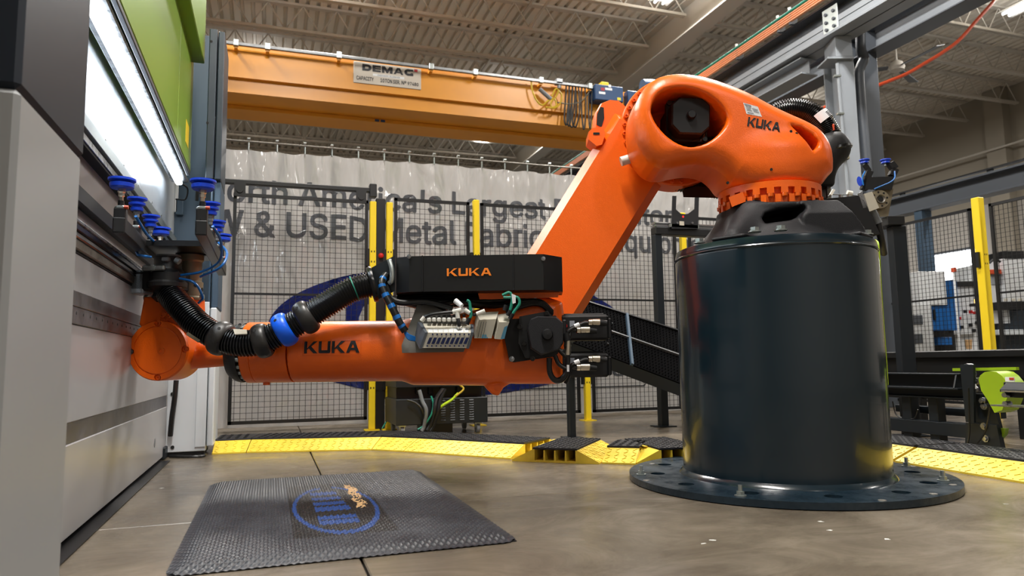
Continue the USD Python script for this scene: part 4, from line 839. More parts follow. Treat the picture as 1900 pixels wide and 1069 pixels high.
for (x0, y0, x1, y1) in ((840, 579, 856, 575), (848, 579, 850, 591), (862, 575, 872, 581), (782, 596, 788, 588), (850, 604, 854, 609), (884, 583, 900, 577)):
    obj('hose_tee', RW(cyl(L(x0, y0, .27), L(x1, y1, .27), .011, sides=10)), 'white_plastic', rob)
obj('air_hose', tube(W(spline([L(787, 589, .27), L(800, 584, .275), L(820, 581, .275), L(840, 579, .27)], 16)), .010, 8), 'cable_black', rob)
obj('air_hose', tube(W(spline([L(849, 590, .27), L(851, 598, .275), L(852, 606, .275)], 10)), .009, 8), 'cable_black', rob)
obj('air_hose', tube(W(spline([L(872, 582, .27), L(880, 584, .26), L(888, 580, .26)], 10)), .008, 8), 'cable_black', rob)
obj('sensor_plug', RW(cyl(L(845, 558, .24), L(857, 568, .26), .014, .012, 12)), 'label_white', rob)
for pts in ([(866, 557), (871, 561), (873, 575), (874, 585), (871, 592)], [(932, 548), (945, 543), (950, 552), (949, 566), (946, 577)], [(934, 552), (946, 552), (960, 552), (964, 563), (957, 574), (950, 584)]):
    obj('green_cable', tube(W(spline([L(*p, .27) for p in pts], 24)), .0075, 8), 'cable_green', rob)
for (x0, y0, x1, y1) in ((871, 590, 866, 602), (947, 576, 942, 586), (951, 582, 946, 592), (939, 566, 936, 576)): obj('plug', RW(cyl(L(x0, y0, .27), L(x1, y1, .27), .011, sides=10)), 'black_plastic', rob)
obj('cable_tag', RW(hull(np.vstack([LP((949, 545, .28), (957, 548, .28), (957, 562, .28), (951, 564, .28)), LP((949, 545, .278), (957, 548, .278), (957, 562, .278), (951, 564, .278))]))), 'label_white', rob)
v2 = obj('valve_block', RW(box8([(890, 594, .25), (921, 592, .26), (912, 628, .24), (880, 628, .23)], [(884, 580, .17), (925, 578, .18), (914, 624, .16), (876, 622, .16)])), 'cream_plastic', rob, label='cream valve block left of the big elbow motor')
obj('valve_block_end', RW(box8([(926, 598, .27), (945, 598, .27), (932, 630, .255), (918, 629, .255)], [(921, 584, .19), (946, 580, .2), (935, 622, .18), (914, 620, .18)])), 'cream_plastic', v2)
obj('print_panel', RW(hull(np.vstack([LP((936, 607, .2705), (942, 604, .2705), (936, 629, .258), (929, 629, .258)), LP((936, 607, .2725), (942, 604, .2725), (936, 629, .26), (929, 629, .26))]))), 'teal_print', v2)
for k in range(6):
    x = 893 + 4.6 * k; obj('segment_line', RW(hull(np.vstack([LP((x, 597, .2515), (x + .7, 597, .2515), (x - 6, 627, .2345), (x - 6.7, 627, .2345)), LP((x, 597, .253), (x + .7, 597, .253), (x - 6, 627, .236), (x - 6.7, 627, .236))]))), 'beam_dark', v2)
for k in range(3):
    x = 895 + 4.6 * k; obj('tag_strip', RW(hull(np.vstack([LP((x, 621, .239), (x + 3.6, 621, .239), (x + 2, 628, .2365), (x - 1.6, 628, .2365)), LP((x, 621, .2405), (x + 3.6, 621, .2405), (x + 2, 628, .238), (x - 1.6, 628, .238))]))), 'teal_print', v2)
# big elbow motor
cv = lambda x, y: (680 + x / 3.5625, 440 + y / 3.5625)
pl_ = [L(*cv(*p), .16)[:2] for p in ((898, 600), (930, 545), (1250, 520), (1280, 560), (1265, 770), (1240, 790), (975, 828), (945, 822))]
em = obj('elbow_motor', RW(extrude(pl_, np.eye(4), .08, .17)), 'black_plastic', rob)
b1 = [L(*cv(*p), .24)[:2] for p in ((1010, 525), (1195, 490), (1230, 520), (1265, 560), (1270, 760), (1240, 788), (1050, 800), (1005, 700))]
obj('motor_body', RW(extrude(b1, np.eye(4), .16, .235)), 'black_plastic', em)
c1 = [L(*cv(*p), .31)[:2] for p in ((1062, 600), (1085, 540), (1130, 522), (1255, 525), (1300, 562), (1303, 700), (1275, 745), (1155, 782), (1085, 735))]
c1 = np.array(c1); cc = c1.mean(0); obj('motor_cap', RW(hull(np.vstack([lay(c1, .235), lay(c1, .295), lay((c1 - cc) * .93 + cc, .312)]))), 'black_cast', em)
q = L(*cv(1195, 645), .31); obj('knob', RW(lathe([(.028, -.004), (.028, .016), (.022, .026), (0, .028)], q, (0, 0, 1), 24)), 'black_plastic', em)
for p in ((1014, 592), (1040, 700), (1190, 505), (1098, 803)): q = L(*cv(*p), .235); obj('screw', RW(lathe([(.013, -.01), (.013, .012), (.007, .013), (.006, .006), (0, .006)], q, (0, 0, 1), 12)), 'black_gloss', em)
q = L(*cv(960, 806), .172); obj('screw', RW(lathe([(.014, -.01), (.014, .006), (0, .01)], q, (0, 0, 1), 10)), 'steel', em)
# two rear motors with nickel plugs
for y0, y1, ya, yb in ((583, 632, 601, 613), (652, 701, 669, 682)):
    m_ = obj('rear_motor', RW(MB().add(bx(L(1040, y1, .10), L(1122, y0 + 4, -.06), .012), bx(L(1040, y0 + 10, .06), L(1118, y0, -.02), .006), bx(L(1116, y1 - 4, .085), L(1128, y0 + 10, -.05), .006))), 'black_plastic', rob)
    obj('type_label', RW(bx(L(1057, y0 + 24, .100), L(1066, y0 + 12, .102))), 'label_gray', m_)
    obj('red_dot', RW(cyl(L(1049, y0 + 22, .099), L(1049, y0 + 22, .103), .011, sides=16)), 'red', m_) if y0 == 583 else None
    for x0, x1, yy in ((1091, 1113, ya - 2), (1069, 1094, yb)):
        pgl = obj('plug', RW(lathe([(.013, 0), (.017, .004), (.018, .02), (.016, .022), (.018, .026), (.018, L(x1, yy, .14)[0] - L(x0, yy, .14)[0])], L(x0, yy, .14), (1, .03, 0), 18)), 'nickel', m_)
        obj('plug_boot', RW(cyl(L(x1, yy, .14), L(x1 + 13, yy + 1, .14), .018, .014, 14)), 'black_plastic', m_)
        obj('cable', tube(W(spline([L(x0, yy, .14), L(x0 - 9, yy + 1, .14), L(1056, yy + 14, .15), L(1049, yy + 30, .15)], 16)), .010, 8), 'cable_black', m_)
    obj('cable_sleeve', RW(cyl(L(1066, ya + 5, .145), L(1075, ya + 1, .145), .012, sides=10)), 'label_white', m_)
obj('plug', RW(MB().add(cyl(L(1053, 632, .2), L(1053, 659, .2), .017, sides=16), cyl(L(1053, 640, .2), L(1053, 643, .2), .019, sides=16))), 'nickel', rob)
obj('plug_boot', RW(MB().add(cyl(L(1049, 618, .2), L(1053, 633, .2), .018, sides=12), bx(L(1044, 632, .2), L(1050, 594, .16), .006))), 'black_plastic', rob)
for pts, r in (([(1053, 659), (1054, 672), (1051, 690), (1042, 702), (1032, 705), (1024, 698), (1020, 685), (1020, 665)], .012), ([(1054, 668), (1053, 688), (1047, 702), (1036, 708), (1026, 704), (1019, 690), (1018, 664)], .011), ([(1030, 660), (1036, 674), (1046, 682), (1054, 684)], .011), ([(1038, 650), (1046, 658), (1054, 664)], .011), ([(1036, 648), (1044, 652), (1053, 648)], .010)):
    obj('cable', tube(W(spline([L(*p, .2) for p in pts], 36)), r, 10), 'cable_black', rob)
obj('cable_label', RW(bx(L(1052, 690, .213), L(1056, 677, .21))), 'label_white', rob)
for k in range(4): obj('cable', tube(W(spline([L(940, 580 - 3 * k, .14), L(965, 570 - 3 * k, .16), L(990, 564 - 2 * k, .16), L(1008, 568 - 2 * k, .15), L(1024, 584 - 2 * k, .12)], 24)), .012, 8), 'cable_black', rob)
obj('elbow_bolt', RW(cyl(L(993, 557, .14), L(993, 557, .15), .012, sides=10)), 'steel', rob)
# hose and hood behind the column, black conduit below it
bh = [L(1420, 230, -.20), L(1440, 215, -.16), L(1466, 206, -.12), L(1495, 209, -.09), L(1519, 225, -.07), L(1535, 250, -.06), L(1543, 273, -.05)]
obj('dress_hose', RW(ribbed(bh, .069, .010)), 'black_gloss', rob, smooth=50)
Pb = spline(bh, 200); i = int(np.argmin(np.linalg.norm(Pb - L(1518, 226, -.07), axis=1))); d = nz(Pb[i + 4] - Pb[i - 4])
s_ = nz(np.cross(d, (0, 0, 1.0)))
hbm = lathe([(.070, -.028), (.0718, -.028), (.0718, .028), (.070, .028)], Pb[i], d, 48); fc_ = hbm.triangles_center - Pb[i]; hbm.update_faces((fc_ / np.linalg.norm(fc_, axis=1)[:, None]) @ nz(np.array([.25, .62, .75])) > .45)
obj('hose_band', RW(hbm), 'label_white', rob, label='white label wrapped on the rear hose')
for k in range(5): q = Pb[i] + .072 * nz(-.35 * s_ + .94 * np.array([0, 0, 1.0])) + d * (-.016 + .008 * k); obj('print_line', RW(bar(q - s_ * .02, q + s_ * .004, .004, .0015)), 'letter_black', rob)
q = L(1546, 237, .0); obj('orange_tag', RW(bx(q - [.006, .02, .01], q + [.006, .02, .01], .004)), 'hose_red', rob)
hc = L(1540, 286, -.05)
def hood_sdf(p):
    d = s_cone(p, hc + [.01, .03, 0], hc + [-.075, -.075, 0], .098, .085); d = smin(d, s_box(p, hc + [-.11, -.19, -.07], hc + [.0, -.05, .05], .02), .05)
    d = smin(d, s_cone(p, hc + [-.075, -.075, 0], hc + [-.10, .02, .02], .06, .03), .04)
    return d
obj('hose_hood', RW(snets(hood_sdf, hc - [.3, .3, .2], hc + [.18, .2, .2], .008)), 'black_plastic', rob, smooth=50)
obj('hood_rim', RW(lathe([(.072, -.012), (.098, -.010), (.10, .004), (.092, .012), (.078, .012)], L(1546, 281, -.05), nz([.25, -1, 0]), 36)), 'black_gloss', rob)
for px, py in ((1513, 253), (1514, 262)): q = L(px, py, .06); obj('bracket_screw', RW(cyl(q, q + [0, 0, .012], .011, sides=10)), 'steel', rob)
obj('hood_bracket', RW(hull(np.vstack([LP((1507, 248, .05), (1517, 247, .05), (1519, 276, .05), (1514, 278, .05)), LP((1507, 248, -.05), (1517, 247, -.05), (1519, 276, -.05), (1514, 278, -.05))]))), 'black_plastic', rob)
obj('cable_riser', RW(bx(L(1519, 375, -.12), L(1534, 318, -.02), .006)), 'black_plastic', rob)
cd_ = [L(1190, 300, -.42), L(1222, 322, -.38), L(1252, 337, -.36), L(1290, 345, -.36), L(1350, 356, -.34), L(1420, 366, -.30)]
obj('conduit', RW(ribbed(cd_, .052, .014, 14)), 'black_gloss', rob)
obj('conduit_beam', RW(hull(np.vstack([LP((1272, 350), (1292, 346), (1350, 350), (1356, 368), (1300, 360), (1282, 366), (1268, 366), (1266, 354), w=-.30), LP((1272, 350), (1292, 346), (1350, 350), (1356, 368), (1300, 360), (1282, 366), w=-.38)]))), 'black_paint', rob)
obj('conduit_strap', RW(MB().add(bx(L(1275, 350, -.34), L(1290, 324, -.42), .01))), 'black_plastic', rob)

# ================================================================ VACUUM GRIPPER carried by the robot
gx1, gx2 = -.612, -.292
GW = np.array([*W1([fcx[0], 0, fcx[2]])[:2], zf1 + .014])
grip = thing('vacuum_gripper', 'black vacuum gripper frame with two rows of blue suction cups, held by the orange robot', 'gripper', GW)
zp0 = GW[2]; zp1 = zp0 + .028
obj('cross_plate', hull(np.array([(gx1 - .02, 3.86, z) for z in (zp0, zp1)] + [(gx2 + .0, 3.80, z) for z in (zp0, zp1)] + [(gx2 + .0, 4.34, z) for z in (zp0, zp1)] + [(gx1 - .02, 4.34, z) for z in (zp0, zp1)])), 'black_paint', grip)
obj('flange_ring', lathe([(0, -.006), (.075, -.006), (.075, .002), (0, .002)], GW, sides=32), 'black_plastic', grip)
def cup(x, y, z, big, up):
    """bellows suction cup at z (rim), its fitting and stem"""
    r = .054 if big else .044; c = (x, y, z)
    k = obj('suction_cup', lathe([(.012, -.044), (.041, -.043), (.047, -.037), (.048, -.023), (.046, -.020), (.033, -.018), (.033, -.0145), (.050, -.012), (r, -.009), (r, .0), (r * .9, .0), (r * .5, -.008), (0, -.01)], c, sides=36) if big else lathe([(.012, -.062), (.027, -.061), (.029, -.048), (.022, -.043), (.022, -.040), (.036, -.034), (.037, -.024), (.026, -.019), (.026, -.016), (r, -.008), (r, 0), (r * .9, 0), (.02, -.014), (0, -.014)], c, sides=36), 'blue_rubber', grip)
    d = .046 if big else .062
    obj('cup_fitting', lathe([(.015, -d + .002), (.016, -d - .012), (.012, -d - .016), (.013, -d - .03), (.009, -d - .034), (.009, -d - .052)], c, sides=6), 'nickel' if big else 'cable_gray', k)
    obj('stem', cyl((x, y, z - d - .05), (x, y, up + .01), .013, sides=12), 'black_plastic', k)
    obj('stem_nut', lathe([(.026, 0), (.026, .006), (.018, .012), (.0, .012)], (x, y, up), sides=6), 'zinc', k)
cl = [atx(*p, gx1) for p in ((227, 327), (255, 364), (280, 402), (298, 428))]; cr = [atx(*p, gx2) for p in ((377, 339), (392, 376), (404, 410), (413, 433))]
for X_, cs in ((gx1, cl), (gx2, cr)):
    zc = np.mean([c[2] for c in cs]); y0, y1 = cs[0][1], cs[-1][1]; zb = zp0 - .035
    obj('beam', MB().add(bx((X_ - .024, y0 - .03, zb), (X_ + .024, y1 + .06, zb + .066), .004)), 'black_paint', grip)
    obj('beam_mouth', bx((X_ - .019, y0 - .0325, zb + .005), (X_ + .019, y0 - .0295, zb + .061)), 'void', grip)
    for i, c in enumerate(cs):
        big = i in (0, 3); up = zc - (.13 if big else .145) + (0 if i < 3 else -.02)
        obj('bracket', bx((X_ - .023, c[1] - .024, zb + .06), (X_ + .023, c[1] + .024, up), .004), 'black_paint', grip)
        cup(X_, c[1], zc, big, up)
        if big: obj('bracket_hole', cyl((X_ - .004, c[1] - .0255, up - .05), (X_ - .004, c[1] - .022, up - .05), .004, sides=8), 'void', grip)
        obj('red_fitting', cyl((X_ + .015, c[1] - .02, up + .004), (X_ + .032, c[1] - .02, up + .004), .008, sides=8), 'hose_red', grip)
def atz(px, py, y): return aty(px, py, y)
for pts in ([(gx1 + .03, 3.5, 1.30), (gx1 + .05, 3.6, 1.255), (gx1 + .05, 3.75, 1.25), (gx1 + .06, 3.95, 1.245)], [(gx2 + .03, 3.5, 1.27), (gx2 + .06, 3.6, 1.22), (gx2 + .05, 3.72, 1.14), (gx2 - .04, 3.85, 1.10), (gx2 - .16, 3.95, 1.09)], [(gx2 + .03, 3.9, 1.26), (gx2 + .075, 3.85, 1.2), (gx2 + .05, 3.8, 1.12), (gx2 - .05, 3.9, 1.08)], [(gx2 - .18, 3.95, 1.08), (gx2 - .08, 3.9, 1.05), (gx2 - .04, 3.92, .98), (gx2 - .06, 3.96, .95)], [(gx1 - .02, 3.86, 1.19), (gx1 + .0, 3.82, 1.17), (gx1 + .05, 3.84, 1.165)]):
    obj('air_tube', tube(spline(pts, 28), .0065, 8), 'hose_blue', grip)

# ================================================================ PRESS BRAKE
mb = thing('press_brake', 'large press brake with pale grey bed, lit tooling area and green ram at the left', 'press brake', (-1.2, 3.9, 0))
XB, XK = -.67, -.78; YB = atx(326, 360, XK)[1]; s_ = XB / -.69; zz = lambda z: .62 + (z - .62) * s_
y0, y1 = 2.05, 5.50
obj('bed_panel', bx((XB - .03, y0, .022), (XB, y1, zz(.345)), .003), 'gray_panel', mb)
obj('bed_strip', bx((XB - .03, y0, zz(.345)), (XB - .006, y1, zz(.425))), 'machined', mb)
obj('bed_panel', bx((XB - .03, y0, zz(.425)), (XB, y1, zz(.787)), .003), 'gray_panel', mb)
obj('bed_strip', bx((XB - .03, y0, zz(.787)), (XB + .006, y1, zz(.85)), .002), 'machined', mb)
obj('bed_strip', bx((XB - .03, y0, zz(.852)), (XB + .008, y1, zz(.91)), .002), 'machined', mb)
for k in range(28): obj('strip_hole', cyl((XB + .004, 2.5 + .105 * k, zz(.828)), (XB + .0068, 2.5 + .105 * k, zz(.828)), .006, sides=8), 'void', mb)
obj('bed_panel', bx((XB - .03, y0, zz(.91)), (XB, y1, zz(1.05)), .003), 'gray_panel', mb)
for z0, z1, dx, m_ in ((1.05, 1.062, .002, 'void'), (1.062, 1.098, .012, 'steel_dull'), (1.098, 1.106, .02, 'steel_bright'), (1.106, 1.128, .008, 'galv'), (1.128, 1.152, .016, 'black_gloss'), (1.152, 1.168, .02, 'steel')):
    obj('table_rail', bx((XB - .05, y0, zz(z0)), (XB + dx, y1, zz(z1)), .003), m_, mb)
obj('inspection_hole', cyl((XB - .001, atx(287, 822, XB)[1], atx(287, 822, XB)[2]), (XB + .0015, atx(287, 822, XB)[1], atx(287, 822, XB)[2]), .028, sides=24), 'cable_gray', mb)
obj('bed_core', bx((XK - .3, y0, .03), (XB - .03, y1, 1.12)), 'black_paint', mb)
obj('bed_shade_strip', bx((XB - .2, y0, .001), (XB + .055, 5.3, .006)), 'black_paint', mb)  # black strip added for the shade under the bed edge
zk = lambda py, px=156: atx(px, py, XK)[2]
# tooling zone behind the bed: sheet, rails, brown plates
for a, b, m_, dx in ((442, 372, 'brown_panel', 0), (372, 345, 'black_plastic', -.004), (345, 262, 'brown_panel', 0), (262, 256, 'void', .004), (256, 250, 'steel', .010), (250, 234, 'black_plastic', -.003), (234, 228, 'zinc', .02), (228, 222, 'steel', .012), (222, 215, 'zinc', .018)):
    obj('tool_rail' if dx else 'back_plate', bx((XK - .12, y0, zk(a, 148)), (XK + (dx if dx else -.045), YB, zk(b, 152 if b > 300 else 155)), .002), m_, mb)
zt = zk(216, 155)
ysm = atx(262, 310, XK)[1]
obj('reflector_sheet', bx((XK - .02, y0, zt), (XK - .004, ysm - .003, 2.42), .002), 'reflector', mb); obj('reflector_sheet', bx((XK - .02, ysm + .003, zt), (XK - .004, YB, 2.42), .002), 'reflector', mb)
for (px, py) in ((197, 261), (231, 308), (258, 345), (283, 376), (300, 400), (268, 212), (270, 215)): q = atx(px, py, XK); obj('rivet', lathe([(.008, -.005), (.007, .002), (0, .004)], (XK - .003, q[1], q[2]), (1, 0, 0), 10), 'steel_dull', mb)
obj('end_strip', bx((XK - .004, YB - .03, atx(325, 395, XK)[2]), (XK + .02, YB + .02, 2.42), .004), 'white_paint', mb)
LX = -.679; yl = atx(334, 321, LX)[1]
obj('lamp_housing', bx((LX - .06, y0, 2.034), (LX + .06, yl + .01, 2.06), .006), 'steel', mb); obj('led_tube', bx((LX - .024, y0 + .1, 2.003), (LX + .024, yl - .03, 2.033), .010), 'led_tube', mb, label='glowing white LED tube')
obj('lamp_cable', tube(spline([(LX + .02, yl, 2.02), (LX + .05, yl + .06, 2.0), (LX + .03, yl + .12, 1.93), (LX - .04, yl + .14, 1.93)], 16), .007, 6), 'cable_black', mb)
RX = -.59
obj('ram_lip', bx((RX - .02, 1.2, 2.035), (RX + .004, 5.62, 2.062), .004), 'beam_dark', mb)
obj('ram_panel', bx((RX - .10, 1.2, 2.064), (RX, 4.86, 3.4), .006), 'lime', mb); obj('ram_panel', bx((RX - .10, 4.866, 2.064), (RX, 5.66, 3.4), .006), 'lime', mb)
obj('ram_trim', bx((RX - .02, 1.2, 2.064), (RX + .006, 5.62, 2.13), .004), 'lime', mb)
obj('ram_core', bx((XK - .02, 1.2, 2.30), (RX - .10, 5.6, 3.4)), 'black_paint', mb)
obj('header', bx((-1.0, 1.2, 2.90), (-.51, 5.60, 3.7), .006), 'lime', mb)
obj('warning_sticker', bx((RX, 5.30, 2.20), (RX + .002, 5.48, 2.36)), 'safety_yellow', mb)
# near side frame
obj('frame_cover', bx((-1.5, 1.762, .0), (-.53, 2.30, 1.235), .012), 'frame_gray', mb, label='white lower cover of the near side frame'); obj('frame_cover', bx((-1.5, 1.766, 1.238), (-.532, 2.335, 3.4), .012), 'navy_box', mb, label='dark upper cover of the near side frame')
# far side frame
FYY = 5.55; xr = aty(411, 320, FYY)[0]; xl = aty(385, 320, FYY)[0]; zt = aty(400, 60, FYY)[2]; zm = aty(400, 571, FYY)[2]
obj('frame_plate', bx((-1.3, YB + .03, .8), (aty(392, 450, YB + .03)[0], YB + .4, aty(388, 66, YB + .03)[2]), .004), 'slate_blue', mb)
xs = aty(398, 320, FYY)[0]
obj('column_cover', bx((xl - .01, FYY - .06, aty(400, 336, FYY)[2]), (xs - .004, FYY + .08, zt), .006), 'slate', mb); obj('column_cover', bx((xs + .004, FYY - .055, aty(400, 336, FYY)[2]), (xr, FYY + .45, zt - .01), .006), 'slate', mb)
obj('column_cover', bx((xl + .03, FYY - .01, zm), (xs - .004, FYY + .1, aty(400, 338, FYY)[2]), .006), 'slate_blue', mb); obj('column_cover', bx((xs + .004, FYY - .005, zm), (xr, FYY + .45, aty(400, 338, FYY)[2]), .006), 'slate_blue', mb)
for px, py in ((392, 77), (385, 228)): q = aty(px, py, FYY - .06); obj('cover_hole', cyl(q - [0, .002, 0], q + [0, .006, 0], .010, sides=10), 'void', mb)
q = aty(334, 386, YB + .03); obj('limit_switch', bx(q - [.03, .06, .07], q + [.03, 0, .07], .006), 'slate_blue', mb); obj('slot', bx(aty(366, 362, YB + .03) - [.012, .003, .05], aty(366, 362, YB + .03) + [.012, .003, .05]), 'void', mb)
wx0, wx1, wx2 = aty(311, 700, 5.51)[0], aty(386, 700, 5.51)[0], aty(399, 700, 5.51)[0]; wz = aty(390, 571, 5.51)[2]; wb = aty(360, 838, 5.51)[2]
obj('cabinet_door', bx((wx0, 5.51, wb), (wx1 - .003, 5.9, wz), .005), 'pale_panel', mb, label='pale tall cabinet at the far end'); obj('cabinet_door', bx((wx1 + .003, 5.50, wb + .03), (wx2, 5.95, wz), .008), 'pale_panel', mb)
obj('cabinet_panel', bx((aty(365, 700, 5.5)[0], 5.502, wb + .03), (wx1 - .004, 5.512, aty(370, 690, 5.5)[2] + .5), .002), 'pale_panel', mb)
obj('plinth', bx((wx0 - .02, 5.52, .008), (wx1 - .01, 5.85, wb), .004), 'black_paint', mb)
obj('levelling_foot', MB().add(bx((wx0 - .10, 5.36, .006), (wx0 + .02, 5.49, .085), .006)), 'stand_slate', mb)
for px, py in ((371, 809), (320, 830), (320, 731)): q = aty(px, py, 5.51); obj('lock', cyl(q - [0, .006, 0], q + [0, .004, 0], .012, sides=12), 'void', mb)
obj('power_cable', tube(spline([aty(327, 706, 5.46), aty(324, 740, 5.45), aty(319, 775, 5.45), aty(316, 809, 5.48)], 20), .017, 8), 'cable_black', mb)
obj('floor_cable', tube(spline([(-.64, 5.48, .012), (-.5, 5.40, .012), (-.42, 5.42, .012), (-.44, 5.52, .014), (-.6, 5.55, .02)], 24), .010, 6), 'cable_black', mb)

# ================================================================ ANTI-FATIGUE MAT
mx0, mx1, my0, my1 = -.288, .838, 2.385, 4.15
matt = thing('floor_mat', 'black cushioned floor mat with embossed diamonds and a printed oval logo', 'mat', ((mx0 + mx1) / 2, (my0 + my1) / 2, 0))
nx_, ny_ = 250, 392
gx_, gy_ = np.linspace(mx0, mx1, nx_), np.linspace(my0, my1, ny_); Xm, Ym = np.meshgrid(gx_, gy_, indexing='ij')
ex = np.minimum(np.minimum(Xm - mx0, mx1 - Xm), np.minimum(Ym - my0, my1 - Ym))
e1 = np.sort(np.stack([Xm - mx0, mx1 - Xm, Ym - my0, my1 - Ym], -1), -1); cr = .07
rad = np.where((e1[..., 0] < cr) & (e1[..., 1] < cr), cr - np.hypot(cr - e1[..., 0], cr - e1[..., 1]), ex)
hz_ = np.clip(ex / .085, 0, 1); hz_ = hz_ * hz_ * (3 - 2 * hz_)
pq_ = .0245; a_ = (Xm + Ym * .62) / pq_; b_ = (Xm - Ym * .62) / pq_
dia = np.abs(np.sin(np.pi * a_)) * np.abs(np.sin(np.pi * b_))
und = meshkit.fbm(np.stack([Xm * 4, Ym * 4, Xm * 0], -1), 2, 3)
Zm = .003 + .017 * hz_ + .0075 * dia * np.clip(.35 + hz_, 0, 1) + .003 * (und - .5) * hz_
Vm = np.stack([Xm, Ym, Zm], -1).reshape(-1, 3)
a = (np.arange(nx_ - 1)[:, None] * ny_ + np.arange(ny_ - 1)[None]).ravel(); qf = np.stack([a, a + ny_, a + ny_ + 1, a + 1], 1)
ctr_ = Vm[qf].mean(1); okf = (rad.reshape(-1)[qf] > 0).all(1)
rc_ = np.array([fl(*p, .022)[:2] for p in ((531, 903), (676, 897), (739, 985), (545, 1001))])
rx0, rx1, ry0, ry1 = rc_[[0, 3], 0].mean(), rc_[[1, 2], 0].mean(), rc_[[2, 3], 1].mean(), rc_[[0, 1], 1].mean()
un, vn = (ctr_[:, 0] - rx0) / (rx1 - rx0), (ctr_[:, 1] - ry0) / (ry1 - ry0)
inr = (un > 0) & (un < 1) & (vn > 0) & (vn < 1)
# oval ring, letter-like bars inside, and a slanted tan print, read from the mat's far side
ou, ov = (un - .5) / .47, (vn - .47) / .46; rr_ = np.hypot(ou, ov)
ring_ = inr & (rr_ < 1) & (np.hypot((un - .5) / .425, (vn - .478) / .415) > 1) & ~((vn > .86) & (un > .42) & (un < .56))
bars = inr & (np.abs(un - .47) < .20) & ((np.abs(vn - .20) < .035) | (np.abs(vn - .28) < .03) | (np.abs(vn - .44) < .045) | (np.abs(vn - .55) < .035) | (np.abs(vn - .66) < .03) | (np.abs(vn - .77) < .035)) & ((un - .47) * 1.2 + (vn - .45) * .25 < .22)
rng_ = np.random.default_rng(5)
tan_ = inr & (vn > .42) & (vn < .95) & (np.abs(un - (.80 + .02 * np.sin(vn * 40))) < .058)
nzv = meshkit.noise(ctr_ * [70, 110, 1], 4); tan_ &= nzv > .36
blue_ = (ring_ | bars) & ~tan_; blk = inr & ~blue_ & ~tan_
for nm, mk, m_ in (('mat_body', okf & ~inr, 'mat_gray'), ('printed_panel', okf & blk, 'mat_black'), ('printed_logo', okf & blue_, 'mat_blue'), ('printed_script', okf & tan_, 'mat_tan')):
    ff = qf[mk]; tm = trimesh.Trimesh(Vm, np.vstack([ff[:, [0, 1, 2]], ff[:, [0, 2, 3]]]), process=False); tm.remove_unreferenced_vertices(); obj(nm, tm, m_, matt, smooth=True)
obj('mat_underside', bx((mx0 + .01, my0 + .02, .0005), (mx1 - .01, my1 - .02, .003)), 'ramp_black', matt)

# ================================================================ CABLE RAMPS
PROF = [(0, 0), (0, .010), (.17, .078), (.185, .078), (.185, .012), (.255, .012), (.258, .074), (.268, .074), (.271, .012), (.341, .012), (.344, .074), (.354, .074), (.357, .012), (.427, .012), (.43, .074), (.44, .074), (.443, .012), (.513, .012), (.513, .078), (.528, .078), (.70, .010), (.70, 0)]
LID = [(.172, .079), (.175, .090), (.525, .090), (.528, .079)]
def mitre_prism(prof, A, B, da, db):
    """profile (s, z) carried from A to B; da, db: horizontal vectors of one unit of s at either end"""
    p = np.array(prof, float); n = len(p)
    va = np.array([[A[0] + s * da[0], A[1] + s * da[1], z] for s, z in p]); vb_ = np.array([[B[0] + s * db[0], B[1] + s * db[1], z] for s, z in p])
    v = np.vstack([va, vb_]); f = []
    for i in range(n): j = (i + 1) % n; f += [(i, j, n + j), (i, n + j, n + i)]
    vt, ft = trimesh.creation.triangulate_polygon(Polygon(p), engine='earcut')
    idx = [int(np.argmin(np.abs(p - q).sum(1))) for q in vt]; ft = np.array(idx)[ft]
    f += [tuple(t[::-1]) for t in ft] + [tuple(n + t) for t in ft]
    m = trimesh.Trimesh(v, np.array(f), process=False)
    if m.volume < 0: m.invert()
    return m
